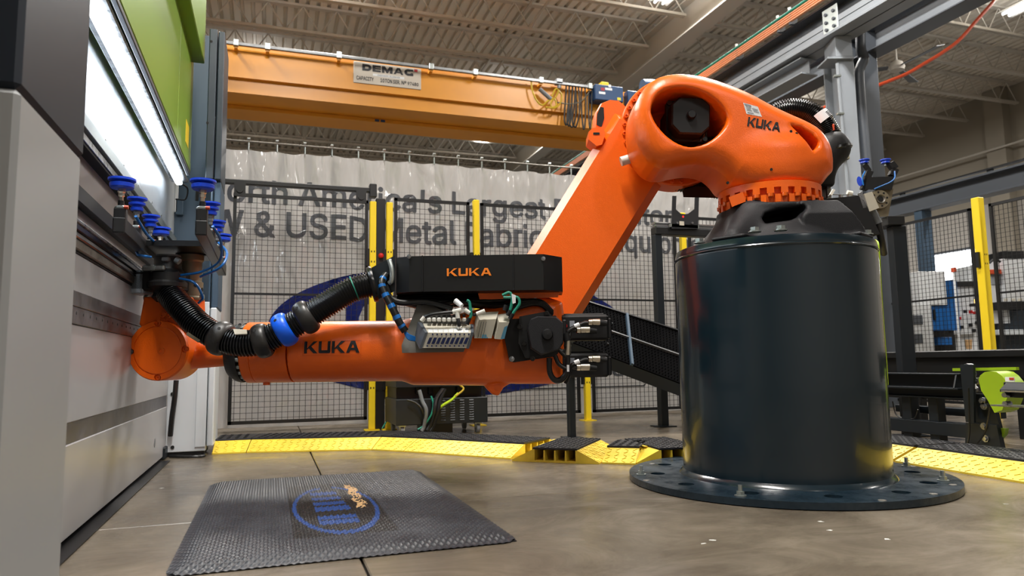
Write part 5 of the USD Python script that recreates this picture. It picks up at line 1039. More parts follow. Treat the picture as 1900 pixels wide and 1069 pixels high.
def ramp(A, B, label, da=None, db=None, group=None):
    A, B = np.asarray(A, float)[:2], np.asarray(B, float)[:2]; t_ = (B - A) / np.linalg.norm(B - A); n_ = np.array([-t_[1], t_[0]])
    da = n_ if da is None else da; db = n_ if db is None else db
    th = thing('cable_ramp', label, 'cable ramp', (*((A + B) / 2 + n_ * .35), 0), group)
    obj('ramp_body', mitre_prism(PROF, A + t_ * .003, B - t_ * .003, da, db), 'ramp_yellow', th, smooth=False)
    obj('lid', mitre_prism(LID, A + t_ * .003, B - t_ * .003, da, db), 'ramp_black', th, smooth=False)
    if db is not None and da is not None and np.allclose(da, db) and abs(t_[0]*da[1]-t_[1]*da[0]) > .1: n_ = np.asarray(da, float)
    Ln = np.linalg.norm(B - A); lg, ll = MB(), MB(); k = 0
    ny = 5; nxn = int(Ln / .05); sl = np.array([t_[0] * 0 + n_[0] * .17, n_[1] * .17, .068]); sn = nz(np.cross(np.array([*t_, 0]), sl))
    for i in range(nxn):
        for j in range(ny):
            f_ = (j + .5 + (i % 2) * .0) / ny; c = np.array([*(A + t_ * (i + .5) * Ln / nxn), .010]) + f_ * sl
            d = np.array([*t_, 0]) * (1 if (i + j) % 2 else -1) + sl / np.linalg.norm(sl); lg.add(bar(c - nz(d) * .014, c + nz(d) * .014, .0065, .006, sn))
        for j in range(8):
            c = np.array([*(A + t_ * (i + .5) * Ln / nxn + n_ * (.20 + .3 * j / 7)), .0905]); d = np.array([*t_, 0]) * (1 if (i + j) % 2 else -1) + np.array([*n_, 0]); ll.add(bar(c - nz(d) * .014, c + nz(d) * .014, .008, .005))
    for i in range(int(Ln / .25)):
        c = A + t_ * (i + .5) * .25 + n_ * .545; ll2 = bx((-.05, -.012, 0), (.05, .012, .006)); T = np.eye(4); T[:2, 0] = t_; T[:2, 1] = n_; T[:3, 3] = (*c, .078); ll2.apply_transform(T); lg.add(ll2)
    obj('tread_lugs', lg, 'ramp_yellow', th, kind='stuff', smooth=False); obj('lid_lugs', ll, 'ramp_black', th, kind='stuff', smooth=False)
    return th
fp2 = lambda px, py: fl(px, py)[:2]
pA, pB, pC, pD, pE = fp2(392, 844), fp2(457, 841), fp2(690, 836), fp2(749, 839), fp2(948, 853)
bis = lambda a, b, c: (lambda n1, n2: (lambda s: s / (s @ n1))(nz(n1 + n2)))(np.array([-(b - a)[1], (b - a)[0]]) / np.linalg.norm(b - a), np.array([-(c - b)[1], (c - b)[0]]) / np.linalg.norm(c - b))
dB, dC, dD = bis(pA, pB, pC), bis(pB, pC, pD), bis(pC, pD, pE)
ramp(pA, pB, 'yellow and black cable ramp section beside the pale cabinet foot', None, dB); ramp(pB, pC, 'long yellow and black cable ramp section in front of the leftmost fence panel', dB, dC)
ramp(pC, pD, 'short yellow corner cable ramp section below the two yellow posts', dC, dD); ramp(pD, pE, 'yellow and black cable ramp section in front of the dark wheeled cabinet', dD, None)
# the open ended sections near the pedestal
e0, e1 = fp2(950, 856), fp2(1112, 862); tt = nz(e1 - e0); nn_ = np.array([-tt[1], tt[0]])
ramp(e1 + nn_ * .62, e1 - nn_ * 0, 'open-ended cable ramp section showing five yellow fins', -tt * (np.linalg.norm(e1 - e0) / .70), -tt * (np.linalg.norm(e1 - e0) / .70))
g0, g1 = fp2(1116, 861), fp2(1180, 863); h0 = fp2(1182, 862)
ramp(g0, g1, 'short yellow cable ramp wedge left of the pedestal flange')
h1 = h0 + nz(fp2(1290, 857) - h0) * .60; tt2 = nz(h1 - h0); n2_ = np.array([-tt2[1], tt2[0]])
ramp(h1 + n2_ * .6, h1, 'cable ramp section with open fins half hidden by the pedestal', -tt2 * (np.linalg.norm(h1 - h0) / .70), -tt2 * (np.linalg.norm(h1 - h0) / .70))
r0, r1 = fp2(1660, 858), fp2(1900, 898); dr = nz(r1 - r0)
ramp(r0 - dr * .75, r0 - dr * .02, 'cable ramp section right behind the pedestal flange'); ramp(r0, r0 + dr * .9, 'yellow and black cable ramp section right of the pedestal'); ramp(r0 + dr * .905, r0 + dr * 1.8, 'yellow cable ramp section cut by the right edge')

# ================================================================ CONTROL CABINET ON CASTORS
Yc_ = 6.12; cx0, cx1 = aty(735, 760, Yc_)[0], aty(905, 760, Yc_)[0]; zb_, zr0, zr1 = aty(820, 787, Yc_)[2], aty(820, 739, Yc_)[2], aty(820, 718, Yc_)[2]
cab = thing('control_cabinet', 'dark grey wheeled control cabinet with louvres and cables below the forearm', 'cabinet', ((cx0 + cx1) / 2, Yc_ + .3, 0))
obj('lower_body', bx((cx0, Yc_, zb_), (cx1, Yc_ + .6, zr0), .006), 'cabinet', cab); obj('connector_recess', bx((cx0 + .02, Yc_ + .12, zr0), (cx1 - .02, Yc_ + .6, zr1)), 'black_paint', cab); obj('upper_body', bx((cx0, Yc_ - .01, zr1), (cx1, Yc_ + .6, .93), .006), 'cabinet', cab)
for i in range(4):
    for k in range(9): x = aty(818 + 17.5 * i, 750, Yc_)[0]; z = aty(820, 745 + 4.5 * k, Yc_)[2]; obj('louvre', hull([(x, Yc_, z), (x + .04, Yc_, z), (x, Yc_, z + .012), (x + .04, Yc_, z + .012), (x, Yc_ - .007, z + .002), (x + .04, Yc_ - .007, z + .002)]), 'cabinet', cab)
for x in (cx0 + .06, cx1 - .08):
    for y in (Yc_ + .06, Yc_ + .52):
        c_ = obj('castor', MB().add(bx((x - .03, y - .03, zb_ - .012), (x + .03, y + .03, zb_ + .002)), bx((x - .022, y - .02, .05), (x - .016, y + .02, zb_ - .01)), bx((x + .016, y - .02, .05), (x + .022, y + .02, zb_ - .01))), 'zinc', cab)
        obj('wheel', MB().add(cyl((x - .014, y, .046), (x + .014, y, .046), .044, sides=20)), 'cable_gray', c_)
obj('base_skid', bx((cx0 + .28, Yc_ + .1, .003), (cx0 + .52, Yc_ + .5, zb_)), 'black_paint', cab)
for k, (px, m_) in enumerate(((775, 'cable_black'), (798, 'cable_black'), (822, 'cable_black'), (850, 'cable_black'))): q = aty(px, 722, Yc_ + .1); obj('connector', bx(q - [.018, .03, .045], q + [.018, .03, .03], .006), 'black_plastic', cab)
for pts, m_, r in (([(778, 724), (784, 745), (791, 762), (787, 790), (782, 800)], 'cable_gray', .017), ([(822, 722), (810, 740), (806, 762), (800, 785), (793, 799)], 'cable_black', .02), ([(826, 722), (818, 740), (812, 765), (804, 790), (798, 800)], 'cable_black', .016), ([(850, 730), (838, 742), (822, 752), (812, 762), (806, 780)], 'cable_lime', .012), ([(756, 742), (772, 748), (784, 762), (788, 785)], 'cable_black', .01), ([(800, 735), (804, 750), (800, 770), (786, 790), (775, 797)], 'cable_green', .008), ([(850, 712), (860, 722), (846, 735)], 'cable_yellow', .009)):
    obj('cable', tube(spline([aty(*p, Yc_ - .04 - .02 * i * (i < 3)) for i, p in enumerate(pts)], 24), r, 8), m_, cab)
pc_ = thing('green_patch_cable', 'thin green cable hanging down the right yellow post of the latch post', 'cable', tuple(aty(722, 720, 6.85)))
obj('cable', tube(spline([aty(722, 700, 6.84), aty(723, 730, 6.83), aty(726, 760, 6.80), aty(718, 780, 6.75), aty(709, 795, 6.7)], 24), .007, 6), 'cable_green', pc_)

# ================================================================ SLOPING BELT CONVEYOR
cv_ = thing('belt_conveyor', 'black sloping brush-belt conveyor between the robot elbow and the pedestal', 'conveyor', (3.0, 5.5, 0))
A_, B_, C_, D_ = aty(1042, 546, 5.80), aty(1320, 634, 5.80), aty(1320, 735, 5.25), aty(1060, 636, 5.25)
Ml, Mr = aty(1050, 592, 5.52), aty(1320, 678, 5.52)
nrm = nz(np.cross(B_ - A_, D_ - A_)); nrm = nrm if nrm[1] < 0 else -nrm
lp = lambda s, t: (A_ * (1 - s) + B_ * s) * (1 - t) + (D_ * (1 - s) + C_ * s) * t
def slab(s0, s1, t0, t1, th, off=0): q = np.array([lp(s0, t0), lp(s1, t0), lp(s1, t1), lp(s0, t1)]) + nrm * off; return hull(np.vstack([q, q - nrm * th]))
sm_ = .415
for s0, s1 in ((0.0, sm_ - .01), (sm_ + .01, 1)):
    for t0, t1 in ((0.02, .49), (.51, .98)):
        bm = obj('brush_mat', slab(s0, s1, t0, t1, .03), 'bristle', cv_)
        br = MB(); ns, nt = int(46 * (s1 - s0)), 9
        for i in range(ns):
            for j in range(nt): q = lp(s0 + (i + .5) * (s1 - s0) / ns, t0 + (j + .5) * (t1 - t0) / nt); br.add(hull([q + [.008, 0, 0], q - [.008, 0, 0], q + [0, .004, .008], q + nrm * .02]))
        obj('bristles', br, 'bristle', bm, kind='stuff', smooth=False)
rail = lambda a, b, w, h, o=0: bar(a + nrm * o, b + nrm * o, w, h, nrm)
obj('frame_rail', rail(lp(0, .0), lp(1, .0), .02, .03), 'black_paint', cv_); obj('frame_rail', rail(lp(-.005, .5), lp(1, .5), .015, .028, .008), 'galv', cv_); obj('frame_rail', rail(lp(sm_, 0), lp(sm_, 1), .022, .03, .008), 'slate_blue', cv_); obj('frame_rail', rail(lp(0, 0), lp(0, 1), .03, .04, .006), 'slate', cv_)
obj('side_beam', hull(np.vstack([[lp(-.02, 1.0), lp(1, 1.0)], np.array([lp(-.02, 1.0), lp(1, 1.0)]) + [0, 0.02, -.10], np.array([lp(-.02, 1.0), lp(1, 1.0)]) + [0, .05, 0]])), 'stand_slate', cv_)
lq = fl(1042, 808); obj('leg', bx((lq[0] - .028, 5.40, .006), (lq[0] + .028, 5.46, lp(.04, .75)[2] - .03), .004), 'stand_slate', cv_)
obj('foot_plate', bx((lq[0] - .07, 5.36, .0), (lq[0] + .07, 5.50, .008)), 'stand_slate', cv_); obj('leg', bx((4.0, 5.40, .0), (4.06, 5.46, lp(.95, .75)[2] - .03), .004), 'stand_slate', cv_)
for s, t in ((.1, .2), (.3, .35), (.16, .7), (.25, .8), (.06, .62)): q = lp(s, t); obj('screw', cyl(q, q + nrm * .03, .007, sides=6), 'steel_bright', cv_)

# ================================================================ V-NOTCH STAND
YS = 5.95; vs = thing('v_notch_stand', 'black steel stand topped by a dark V-notched plate with a red spot', 'stand', (3.75, YS, 0))
vb0, vb1, vz0, vz1, vz2 = aty(1212, 430, YS)[0], aty(1372, 430, YS)[0], aty(1230, 437, YS)[2], aty(1230, 423, YS)[2], aty(1230, 413, YS)[2]
obj('beam', bx((vb0, YS - .05, vz0), (vb1, YS + .05, vz1), .006), 'black_paint', vs)
for k in range(2): obj('profile_rail', bx((vb0, YS - .04, vz1 + k * (vz2 - vz1) / 2), (vb1, YS + .04, vz1 + (k + .9) * (vz2 - vz1) / 2), .008), 'steel_bright', vs)
for x in (aty(1224, 600, YS)[0], 4.55):
    obj('leg', bx((x - .038, YS - .04, .008), (x + .038, YS + .04, vz0), .004), 'stand_slate', vs); obj('foot_plate', bx((x - .09, YS - .09, 0), (x + .09, YS + .09, .01)), 'stand_slate', vs)
zz_ = YS - .06; vp = [aty(*p, zz_) for p in ((1245, 425), (1247, 364), (1254, 364), (1253, 389), (1262, 397), (1269, 398), (1276, 397), (1288, 388), (1289, 362), (1296, 362), (1294, 425))]
pv = thing('v_notch_plate', 'dark plate with a V notch and two prongs on the black stand', 'bracket', tuple(vp[0]))
obj('plate', extrude([(p[0], p[2]) for p in vp], fr((0, zz_, 0), (1, 0, 0), (0, 0, 1)), 0, .012), 'steel_dull', pv) if False else obj('plate', extrude([(p[0], p[2]) for p in vp], fr((0, zz_, 0), (1, 0, 0), (0, 0, 1)), 0, .012), 'black_cast', pv)
q = aty(1267.5, 402, zz_ - .012); obj('red_spot', lathe([(0, .004), (.009, .002), (.010, 0)], q, (0, -1, 0), 12), 'red_dot', pv)
obj('foot_bracket', MB().add(bx((vp[0][0] - .01, zz_ - .012, vz1), (vp[-1][0] + .01, zz_ + .02, vz1 + .03))), 'zinc', pv)
for px in (1256, 1284): q = aty(px, 414, zz_ - .013); obj('bolt', bolt(q, (0, -1, 0), .014, .012), 'steel_bright', pv)
obj('label', bx(aty(1261, 418, zz_ - .0135), aty(1269, 411, zz_ - .012)), 'cream_plastic', pv)

# ================================================================ RIGHT-HAND TRANSFER CONVEYOR
XC = 4.62; cvz = lambda px, py, x=XC: atx(px, py, x)
tc = thing('transfer_conveyor', 'dark steel transfer conveyor frame with bolted legs right of the pedestal', 'conveyor', (XC + .3, 3.9, 0))
def zrun(y0, y1, za, zb, x0, x1, m='stand_slate', nm='beam', r=.003, lab=None): return obj(nm, bx((x0, y0, za), (x1, y1, zb), r), m, tc, lab)
z_t, z_b = cvz(1730, 692)[2], cvz(1730, 735)[2]; yl, yr = 5.6, cvz(1798, 700)[1]
zrun(yr, yl, z_t - .012, z_t, XC - .09, XC + .05, nm='channel_flange'); zrun(yr, yl, z_b + .055, z_b + .07, XC - .12, XC + .05, nm='channel_flange'); zrun(yr, yl, z_b, z_t, XC, XC + .05, nm='channel_web'); zrun(yr, yl, z_b - .012, z_b, XC - .06, XC + .05, nm='channel_flange')
for y in (yr + .02, yr + .95): obj('gusset', hull(np.array([(XC, y, z_t), (XC, y + .012, z_t), (XC - .085, y, z_t), (XC - .085, y + .012, z_t), (XC, y, z_b + .07), (XC, y + .012, z_b + .07), (XC - .12, y + .0, z_b + .07), (XC - .12, y + .012, z_b + .07)])), 'stand_slate', tc)
zf = cvz(1730, 782)[2], cvz(1730, 806)[2]
zrun(yr - .05, yl, max(zf[1], .03), zf[0], XC - .02, XC + .08)
zrun(yr, 4.55, cvz(1760, 762)[2], cvz(1760, 782)[2] + .02, XC + .25, XC + .33)
for px in (1681, 1730): y = cvz(px, 750)[1]; zrun(y - .04, y + .04, .004, z_b, XC + .0, XC + .08, nm='leg')
ym = cvz(1820, 760)[1]
obj('leg_plate', extrude([(ym - .15, .10), (ym + .06, .10), (ym + .09, z_b + .03), (ym - .11, z_b + .03)], fr((XC - .03, 0, 0), (0, 1, 0), (0, 0, 1)), 0, .03), 'stand_slate', tc); obj('leg_plate', extrude([(ym - .16, .0), (ym + .10, .0), (ym + .08, .16), (ym - .14, .16)], fr((XC - .05, 0, 0), (0, 1, 0), (0, 0, 1)), 0, .04), 'stand_slate', tc)
obj('slotted_plate', extrude([(ym - .02, z_b - .16), (ym + .04, z_b - .16), (ym + .05, z_t + .06), (ym - .05, z_t + .06)], fr((XC - .10, 0, 0), (0, 1, 0), (0, 0, 1)), 0, .02), 'stand_slate', tc)
for px, py in ((1797, 694), (1799, 708), (1800, 722), (1808, 707), (1822, 744), (1825, 754), (1825, 791), (1828, 814), (1793, 681)):
    q = cvz(px, py, XC - .06); obj('bolt', MB().add(cyl(q + [.05, 0, 0], q - [.012, 0, 0], .016, sides=6), cyl(q + [.05, 0, 0], q + [.0, 0, 0], .024, sides=12)), 'steel', tc)
q = cvz(1808, 717, XC - .08); obj('white_tag', bx(q - [.004, .016, .016], q + [.0, .016, .016]), 'label_white', tc)
for pts in ([(1797, 720), (1798, 760), (1799, 800), (1796, 824)], [(1841, 725), (1836, 760), (1828, 800), (1814, 822)]): obj('cable', tube(spline([cvz(*p, XC - .13) for p in pts], 20), .006, 6), 'cable_black', tc)
for pts in ([(1656, 745), (1662, 768), (1674, 776)], [(1703, 760), (1698, 775), (1690, 778)]): obj('cable', tube(spline([cvz(*p, XC) for p in pts], 12), .005, 6), 'cable_black', tc)
# the raised slat table behind it
tb = thing('slat_table', 'long dark table top at eye height behind the transfer conveyor', 'table', (5.35, 4.2, 0))
X5 = 5.2; za, zb2 = atx(1780, 663, X5)[2], atx(1780, 651, X5)[2]
for k in range(3): obj('table_slat', bx((X5 + .30 * k, 2.6, za), (X5 + .30 * k + .29, 6.2, zb2 + .004 * k), .004), 'black_paint', tb)
obj('skirt', bx((X5 + .05, 2.7, za - .16), (X5 + .08, 6.1, za)), 'black_paint', tb)
for y in (2.9, 3.8, 4.7, 5.8):
    for x in (X5 + .08, X5 + .75): obj('leg', bx((x, y - .04, 0), (x + .07, y + .04, za), .004), 'black_paint', tb)
obj('cross_beam', bx((X5 + .1, 2.7, .26), (X5 + .15, 6.0, .34), .004), 'black_paint', tb)
# green belt guard and bar
gg = thing('belt_guard', 'lime green rounded belt guard on the right-hand conveyor', 'guard', tuple(cvz(1865, 760, XC - .02)))
gp = [cvz(*p, XC - .04) for p in ((1840, 704), (1843, 696), (1851, 690), (1862, 688), (1874, 690), (1884, 697), (1893, 708), (1900, 722), (1884, 760), (1870, 765), (1856, 740), (1845, 724))]
obj('shell', extrude([(p[1], p[2]) for p in gp], fr((XC - .16, 0, 0), (0, 1, 0), (0, 0, 1)), 0, .15), 'lime_bright', gg)
gq = [cvz(*p, XC - .162) for p in ((1866, 700), (1882, 700), (1882, 708), (1866, 708))]; obj('warning_label', bx(np.min(gq, 0) - [.003, 0, 0], np.max(gq, 0) + [.003, 0, 0]), 'label_white', gg); gq = [cvz(*p, XC - .166) for p in ((1873, 701), (1881, 701), (1881, 705), (1873, 705))]; obj('warning_label', bx(np.min(gq, 0) - [.002, 0, 0], np.max(gq, 0) + [.002, 0, 0]), 'hose_red', gg)
obj('lower_scoop', extrude([(p[1], p[2]) for p in [cvz(*p, XC) for p in ((1841, 800), (1843, 793), (1870, 795), (1868, 806), (1858, 818), (1846, 818))]], fr((XC - .02, 0, 0), (0, 1, 0), (0, 0, 1)), 0, .03), 'lime', gg)
gb = thing('green_bar', 'thin lime green bar lying along the top of the right-hand conveyor', 'bar', tuple(cvz(1830, 685, XC + .05)))
a, b = cvz(1770, 686, XC + .02), cvz(1888, 684, XC + .02); obj('bar', bar(a, b, .03, .02), 'lime_bright', gb)
ic = thing('infeed_conveyor', 'dark conveyor end with a shiny edge in front of the green guard', 'conveyor', tuple(cvz(1885, 735, XC - .25)))
X6 = XC - .25; a, b = cvz(1861, 709, X6), cvz(1862, 752, X6)
obj('side_plate', bx((X6, 1.6, b[2] + .05), (X6 + .04, a[1], a[2]), .004), 'black_paint', ic); obj('rail', hull(np.array([(X6 - .06, y, z) for y in (1.6, a[1] - .02) for z in (b[2] + .085, b[2] + .10)] + [(X6, y, z) for y in (1.6, a[1] - .02) for z in (b[2] + .085, b[2] + .14)])), 'stand_slate', ic); obj('flange', bx((X6 - .06, 1.6, b[2] - .005), (X6 + .05, a[1] + .05, b[2] + .004)), 'steel', ic)
obj('toothed_edge', bx((X6 - .065, 1.6, b[2] + .086), (X6 - .055, a[1] - .03, b[2] + .096)), 'steel_bright', ic)
for px, py in ((1867, 733), (1868, 749)): q = cvz(px, py, X6 - .02); obj('bolt', MB().add(cyl(q + [.03, 0, 0], q - [.02, 0, 0], .016, sides=10)), 'steel', ic)
obj('leg', bx((X6 - .01, a[1] - .26, 0), (X6 + .07, a[1] - .16, b[2]), .004), 'black_paint', ic); obj('leg', bx((X6 - .01, 1.7, 0), (X6 + .07, 1.8, b[2]), .004), 'black_paint', ic)
yb_ = thing('yellow_bracket', 'small yellow bracket under the right-hand conveyor', 'bracket', tuple(cvz(1843, 755, XC + .2))); q = cvz(1840, 748, XC + .2); obj('plate', bx((XC + .19, q[1] - .05, 0), (XC + .21, q[1] + .02, q[2] + .02)), 'safety_yellow', yb_)

# ================================================================ SECOND GRIPPER ON ITS STAND
ds = 5.6; Pn = C + ds * nz(np.array([.322, .941, 0])) ; VN = nz(np.array([.322, .941, 0.0])); gp_ = lambda px, py, o=0.0: pl(px, py, C + (ds + o) * VN, VN)
UX = np.array([VN[1], -VN[0], 0])
def pbox(x0, y0, x1, y1, o0, o1, r=.004):
    a, b = gp_(x0, y0, o0), gp_(x1, y1, o0); q = [gp_(x0, y0, o0), gp_(x1, y0, o0), gp_(x1, y1, o0), gp_(x0, y1, o0)]
    return hull(np.vstack([q, np.array(q) + VN * (o1 - o0)]))
st = gp_(1677, 650); stand = thing('tool_stand', 'dark blue-grey tool stand post right behind the pedestal', 'stand', (st[0], st[1], 0))
pw = gp_(1664, 500), gp_(1690, 500); hw = np.linalg.norm(pw[1] - pw[0]) / 2; pm = gp_(1676, 520)
def upright(c, w, d, z0, z1): m = bx((-w, 0, z0), (w, d, z1), .004); T = np.eye(4); T[:3, 0], T[:3, 1], T[:3, 3] = UX, VN, (c[0], c[1], 0); m.apply_transform(T); return m
zt_ = gp_(1670, 419)[2]; obj('post', upright(pm, hw, .09, .01, zt_), 'stand_slate', stand); obj('foot_plate', upright(pm - VN * .03, hw + .06, .15, 0, .012), 'stand_slate', stand)
tm_ = gp_(1652, 412); obj('top_plate', upright((gp_(1642, 412) + gp_(1672, 412)) / 2 - VN * .05, np.linalg.norm(gp_(1672, 412) - gp_(1640, 412)) / 2, .22, zt_, gp_(1650, 403)[2]), 'black_paint', stand)
g2 = thing('spare_gripper', 'spare black and tan gripper with two small blue cups on the tool stand', 'gripper', tuple(gp_(1638, 403)))
obj('tan_bracket', hull(np.vstack([np.array([gp_(*p, o) for p in ((1625, 352), (1658, 350), (1648, 402), (1622, 403)) for o in (.0, .10)])])), 'alu_tan', g2)
dc = gp_(1632, 370, -.03); obj('tool_disc', lathe([(0, -.01), (.075, -.01), (.08, 0), (.08, .04), (.0, .04)], dc, VN, 36), 'alu_tan', g2); obj('disc_hub', lathe([(.022, -.004), (.034, -.016), (.034, .0), (0, .0)], dc - VN * .008, VN, 24), 'steel_dull', g2); obj('hub_bore', cyl(dc - VN * .02, dc - VN * .019, .02, sides=18), 'void', g2)
for k in range(8): a = k * math.pi / 4 + .2; q = dc + (UX * math.cos(a) + np.array([0, 0, 1]) * math.sin(a)) * .057; obj('disc_hole', cyl(q - VN * .0125, q - VN * .009, .008, sides=8), 'void', g2)
obj('gripper_box', hull(np.vstack([np.array([gp_(*p, o) for p in ((1609, 329), (1661, 327), (1655, 352), (1605, 352)) for o in (-.04, .14)])])), 'black_paint', g2)
for xs_, cx_, cy_ in ((((1603, 352), (1608, 330), (1613, 318)), 1604, 299), (((1654, 327), (1660, 314), (1651, 303)), 1643, 299)):
    arm = obj('arm', MB().add(*[bar(gp_(*a, .02), gp_(*b, .02), .05, .05) for a, b in zip(xs_[:-1], xs_[1:])], bar(gp_(*xs_[-1], .02), gp_(cx_, cy_ + 6, .02), .03, .03)), 'black_plastic', g2)
    q = gp_(cx_, cy_, .02); obj('suction_cup', lathe([(.012, -.02), (.034, -.018), (.03, -.006), (.042, .006), (.040, .012), (0, .012)], q, (0, 0, 1), 24), 'blue_rubber', arm); obj('cup_stem', cyl(gp_(cx_, cy_ + 3, .02), gp_(cx_, cy_ + 9, .02), .010, sides=8), 'zinc', arm)
q = gp_(1597, 336, .02); obj('suction_cup', lathe([(.0, -.012), (.04, -.01), (.03, .0), (.012, .02), (0, .02)], q, nz(UX * .9 + [0, 0, .2]), 24), 'blue_rubber', g2)
obj('air_tube', tube(spline([gp_(1622, 351, -.05), gp_(1636, 345, -.06), gp_(1652, 338, -.06), gp_(1660, 330, -.05), gp_(1660, 318, -.02)], 24), .006, 6), 'hose_blue', g2); obj('air_tube', tube(spline([gp_(1605, 318, -.02), gp_(1600, 330, -.04), gp_(1602, 344, -.05)], 16), .006, 6), 'hose_blue', g2)
wl_ = thing('wire_strands', 'bare wires and clips lying over the black cable box behind the robot base', 'wires', tuple(gp_(1560, 362)))
obj('wire', tube(spline([gp_(1528, 372), gp_(1540, 362), gp_(1560, 361), (gp_(1580, 362)), gp_(1595, 364)], 20), .005, 6), 'cable_gray', wl_); obj('clip', MB().add(cyl(gp_(1572, 357), gp_(1581, 359), .02, sides=8)), 'white_plastic', wl_); obj('clip', bar(gp_(1541, 362), gp_(1547, 352), .02, .02), 'white_plastic', wl_)

# ================================================================ CRANE RUNWAYS, COLUMNS
XR1 = 6.30; ra = lambda py, px=1400: atx(px, py, XR1)[2]
rw = thing('crane_runway_beam', 'grey steel crane runway beam with a bright top flange sloping to the upper right', 'runway beam', (XR1 + .2, 8, ra(165)))
ye = 2.0
obj('web', bx((XR1 + .16, ye, ra(148)), (XR1 + .175, 22, ra(96))), 'beam_dark', rw); obj('bottom_flange', bx((XR1 - .02, ye, ra(148)), (XR1 + .36, 22, ra(143)), .003), 'beam_gray', rw); obj('rail_channel', bx((XR1, ye, ra(143)), (XR1 + .03, 22, ra(134))), 'beam_gray', rw); obj('rail_channel', bx((XR1 - .005, ye, ra(133)), (XR1 + .03, 22, ra(124))), 'beam_gray', rw); obj('top_flange', bx((XR1, ye, ra(96)), (XR1 + .36, 22, ra(93))), 'beam_dark', rw)  # web coloured darker than the flange to stand for its shade
q = atx(1541, 39, XR1 - .01); jp = obj('splice_plate', bx((XR1 - .016, q[1] - .12, q[2] - .14), (XR1 - .004, q[1] + .12, q[2] + .17), .003), 'zinc', rw, label='bolted splice plate')
for dy in (-.06, .06):
    for dz in (-.09, 0, .1): obj('splice_bolt', bolt((XR1 - .016, q[1] + dy, q[2] + dz), (-1, 0, 0), .022, .02), 'beam_dark', jp)
lb = thing('runway_support_beam', 'grey I-beam just under the crane runway beam ending at the tall column', 'beam', (XR1 + .3, 9, ra(190)))
yq = 7.0; XB1 = XR1 + .10; rb = lambda py, px=1400: atx(px, py, XB1)[2]
obj('web', bx((XB1 + .07, yq, rb(186)), (XB1 + .085, 20, rb(163))), 'beam_gray', lb); obj('bottom_flange', bx((XB1 - .06, yq, rb(186) - .02), (XB1 + .2, 20, rb(186)), .003), 'beam_gray', lb); obj('top_flange', bx((XB1 - .06, yq, rb(163)), (XB1 + .2, 20, rb(163) + .02), .003), 'beam_gray', lb)
cr_ = thing('conductor_rail', 'four copper-orange conductor bars with a green bar along the crane runway', 'conductor rail', (XR1 - .05, 8, ra(85)))
zc0 = ra(93); zc1 = ra(77); hb_ = (zc1 - zc0) / 4
for k in range(4): obj('copper_bar', bx((XR1 - .10, ye, zc0 + hb_ * (k + .16)), (XR1 - .06, 22, zc0 + hb_ * (k + .84)), .006), 'copper_bar', cr_)
obj('green_bar', bx((XR1 - .10, ye, zc1 + .01), (XR1 - .06, 22, zc1 + hb_ * 1.3), .006), 'green_bar', cr_)
for px in (1375, 1455, 1478): 
    y = atx(px, 80, XR1)[1]; obj('rail_clamp', bx((XR1 - .09, y - .02, zc0 - .03), (XR1 + .02, y + .02, zc1 + hb_ * 1.2), .004), 'beam_dark', cr_)
    obj('insulator', cyl((XR1 - .08, y, zc1 + hb_ * 1.3), (XR1 - .08, y, zc1 + hb_ * 2.6), .02, sides=8), 'white_plastic', cr_)
VC = 8.2; cp = lambda px, py, o=0: pl(px, py, C + (VC + o) * VN, VN)
col0, col1 = cp(1559, 200), cp(1590, 200); cbase = cp(1588, 300)
cl_ = thing('steel_column', 'pale grey steel H-column carrying the crane runway beams', 'column', (cbase[0], cbase[1], 0))
fw1 = np.linalg.norm(col1 - col0) / 2; cA = (col0 + col1) / 2
ztop = cp(1580, 92)[2]
obj('front_flange', upright(cA, fw1, .02, 0, ztop), 'beam_gray', cl_); obj('web', upright(cA + VN * .02, .008, .34, 0, ztop), 'beam_gray', cl_); obj('rear_flange', upright(cA + VN * .36, fw1, .02, 0, ztop), 'beam_gray', cl_)
br_ = cp(1545, 105); obj('bracket_plate', upright(cp(1556, 100) - VN * .05, .16, .3, cp(1556, 112)[2], cp(1556, 108)[2]), 'beam_gray', cl_); obj('bracket_block', upright(cp(1562, 90) - VN * .05, .10, .3, cp(1556, 108)[2], cp(1556, 70)[2]), 'beam_gray', cl_)
c2 = thing('dark_column', 'dark steel column standing behind the pale grey column', 'column', tuple(cp(1625, 300, 1.0) * [1, 1, 0]))
d0, d1 = cp(1604, 200, .7), cp(1634, 200, .7); dm_ = (d0 + d1) / 2; dh = np.linalg.norm(d1 - d0) / 2
obj('front_flange', upright(dm_, dh, .02, 0, cp(1620, 40, .7)[2]), 'beam_dark', c2); obj('web', upright(dm_ + VN * .02, .008, .3, 0, cp(1620, 40, .7)[2]), 'beam_dark', c2); obj('rear_flange', upright(dm_ + VN * .32, dh, .02, 0, cp(1620, 40, .7)[2]), 'beam_dark', c2)
dp = thing('downpipe', 'dark bent pipe running down between the two steel columns', 'pipe', tuple(cp(1600, 300, .2) * [1, 1, 0]))
obj('pipe', tube(spline([cp(1597, 45, .2), cp(1597, 90, .2), cp(1603, 108, .2), cp(1597, 124, .2), cp(1594, 140, .2), cp(1598, 200, .2), cp(1612, 360, .2), [*cp(1614, 380, .2)[:2], 0.0]], 60), .06, 12), 'beam_dark', dp)
cdn = thing('conduit_pipe', 'thin pale conduit with a junction box on the left of the pale column', 'conduit', tuple(cp(1556, 200, -.05) * [1, 1, 0]))
obj('pipe', tube([cp(1553, 118, -.06), cp(1571, 330, -.06), [*cp(1571, 330, -.06)[:2], 0]], .02, 8), 'beam_gray', cdn); obj('junction_box', MB().add(upright(cp(1567, 288, -.12), .06, .08, cp(1567, 295, -.12)[2], cp(1567, 282, -.12)[2])), 'alu_tan', cdn)
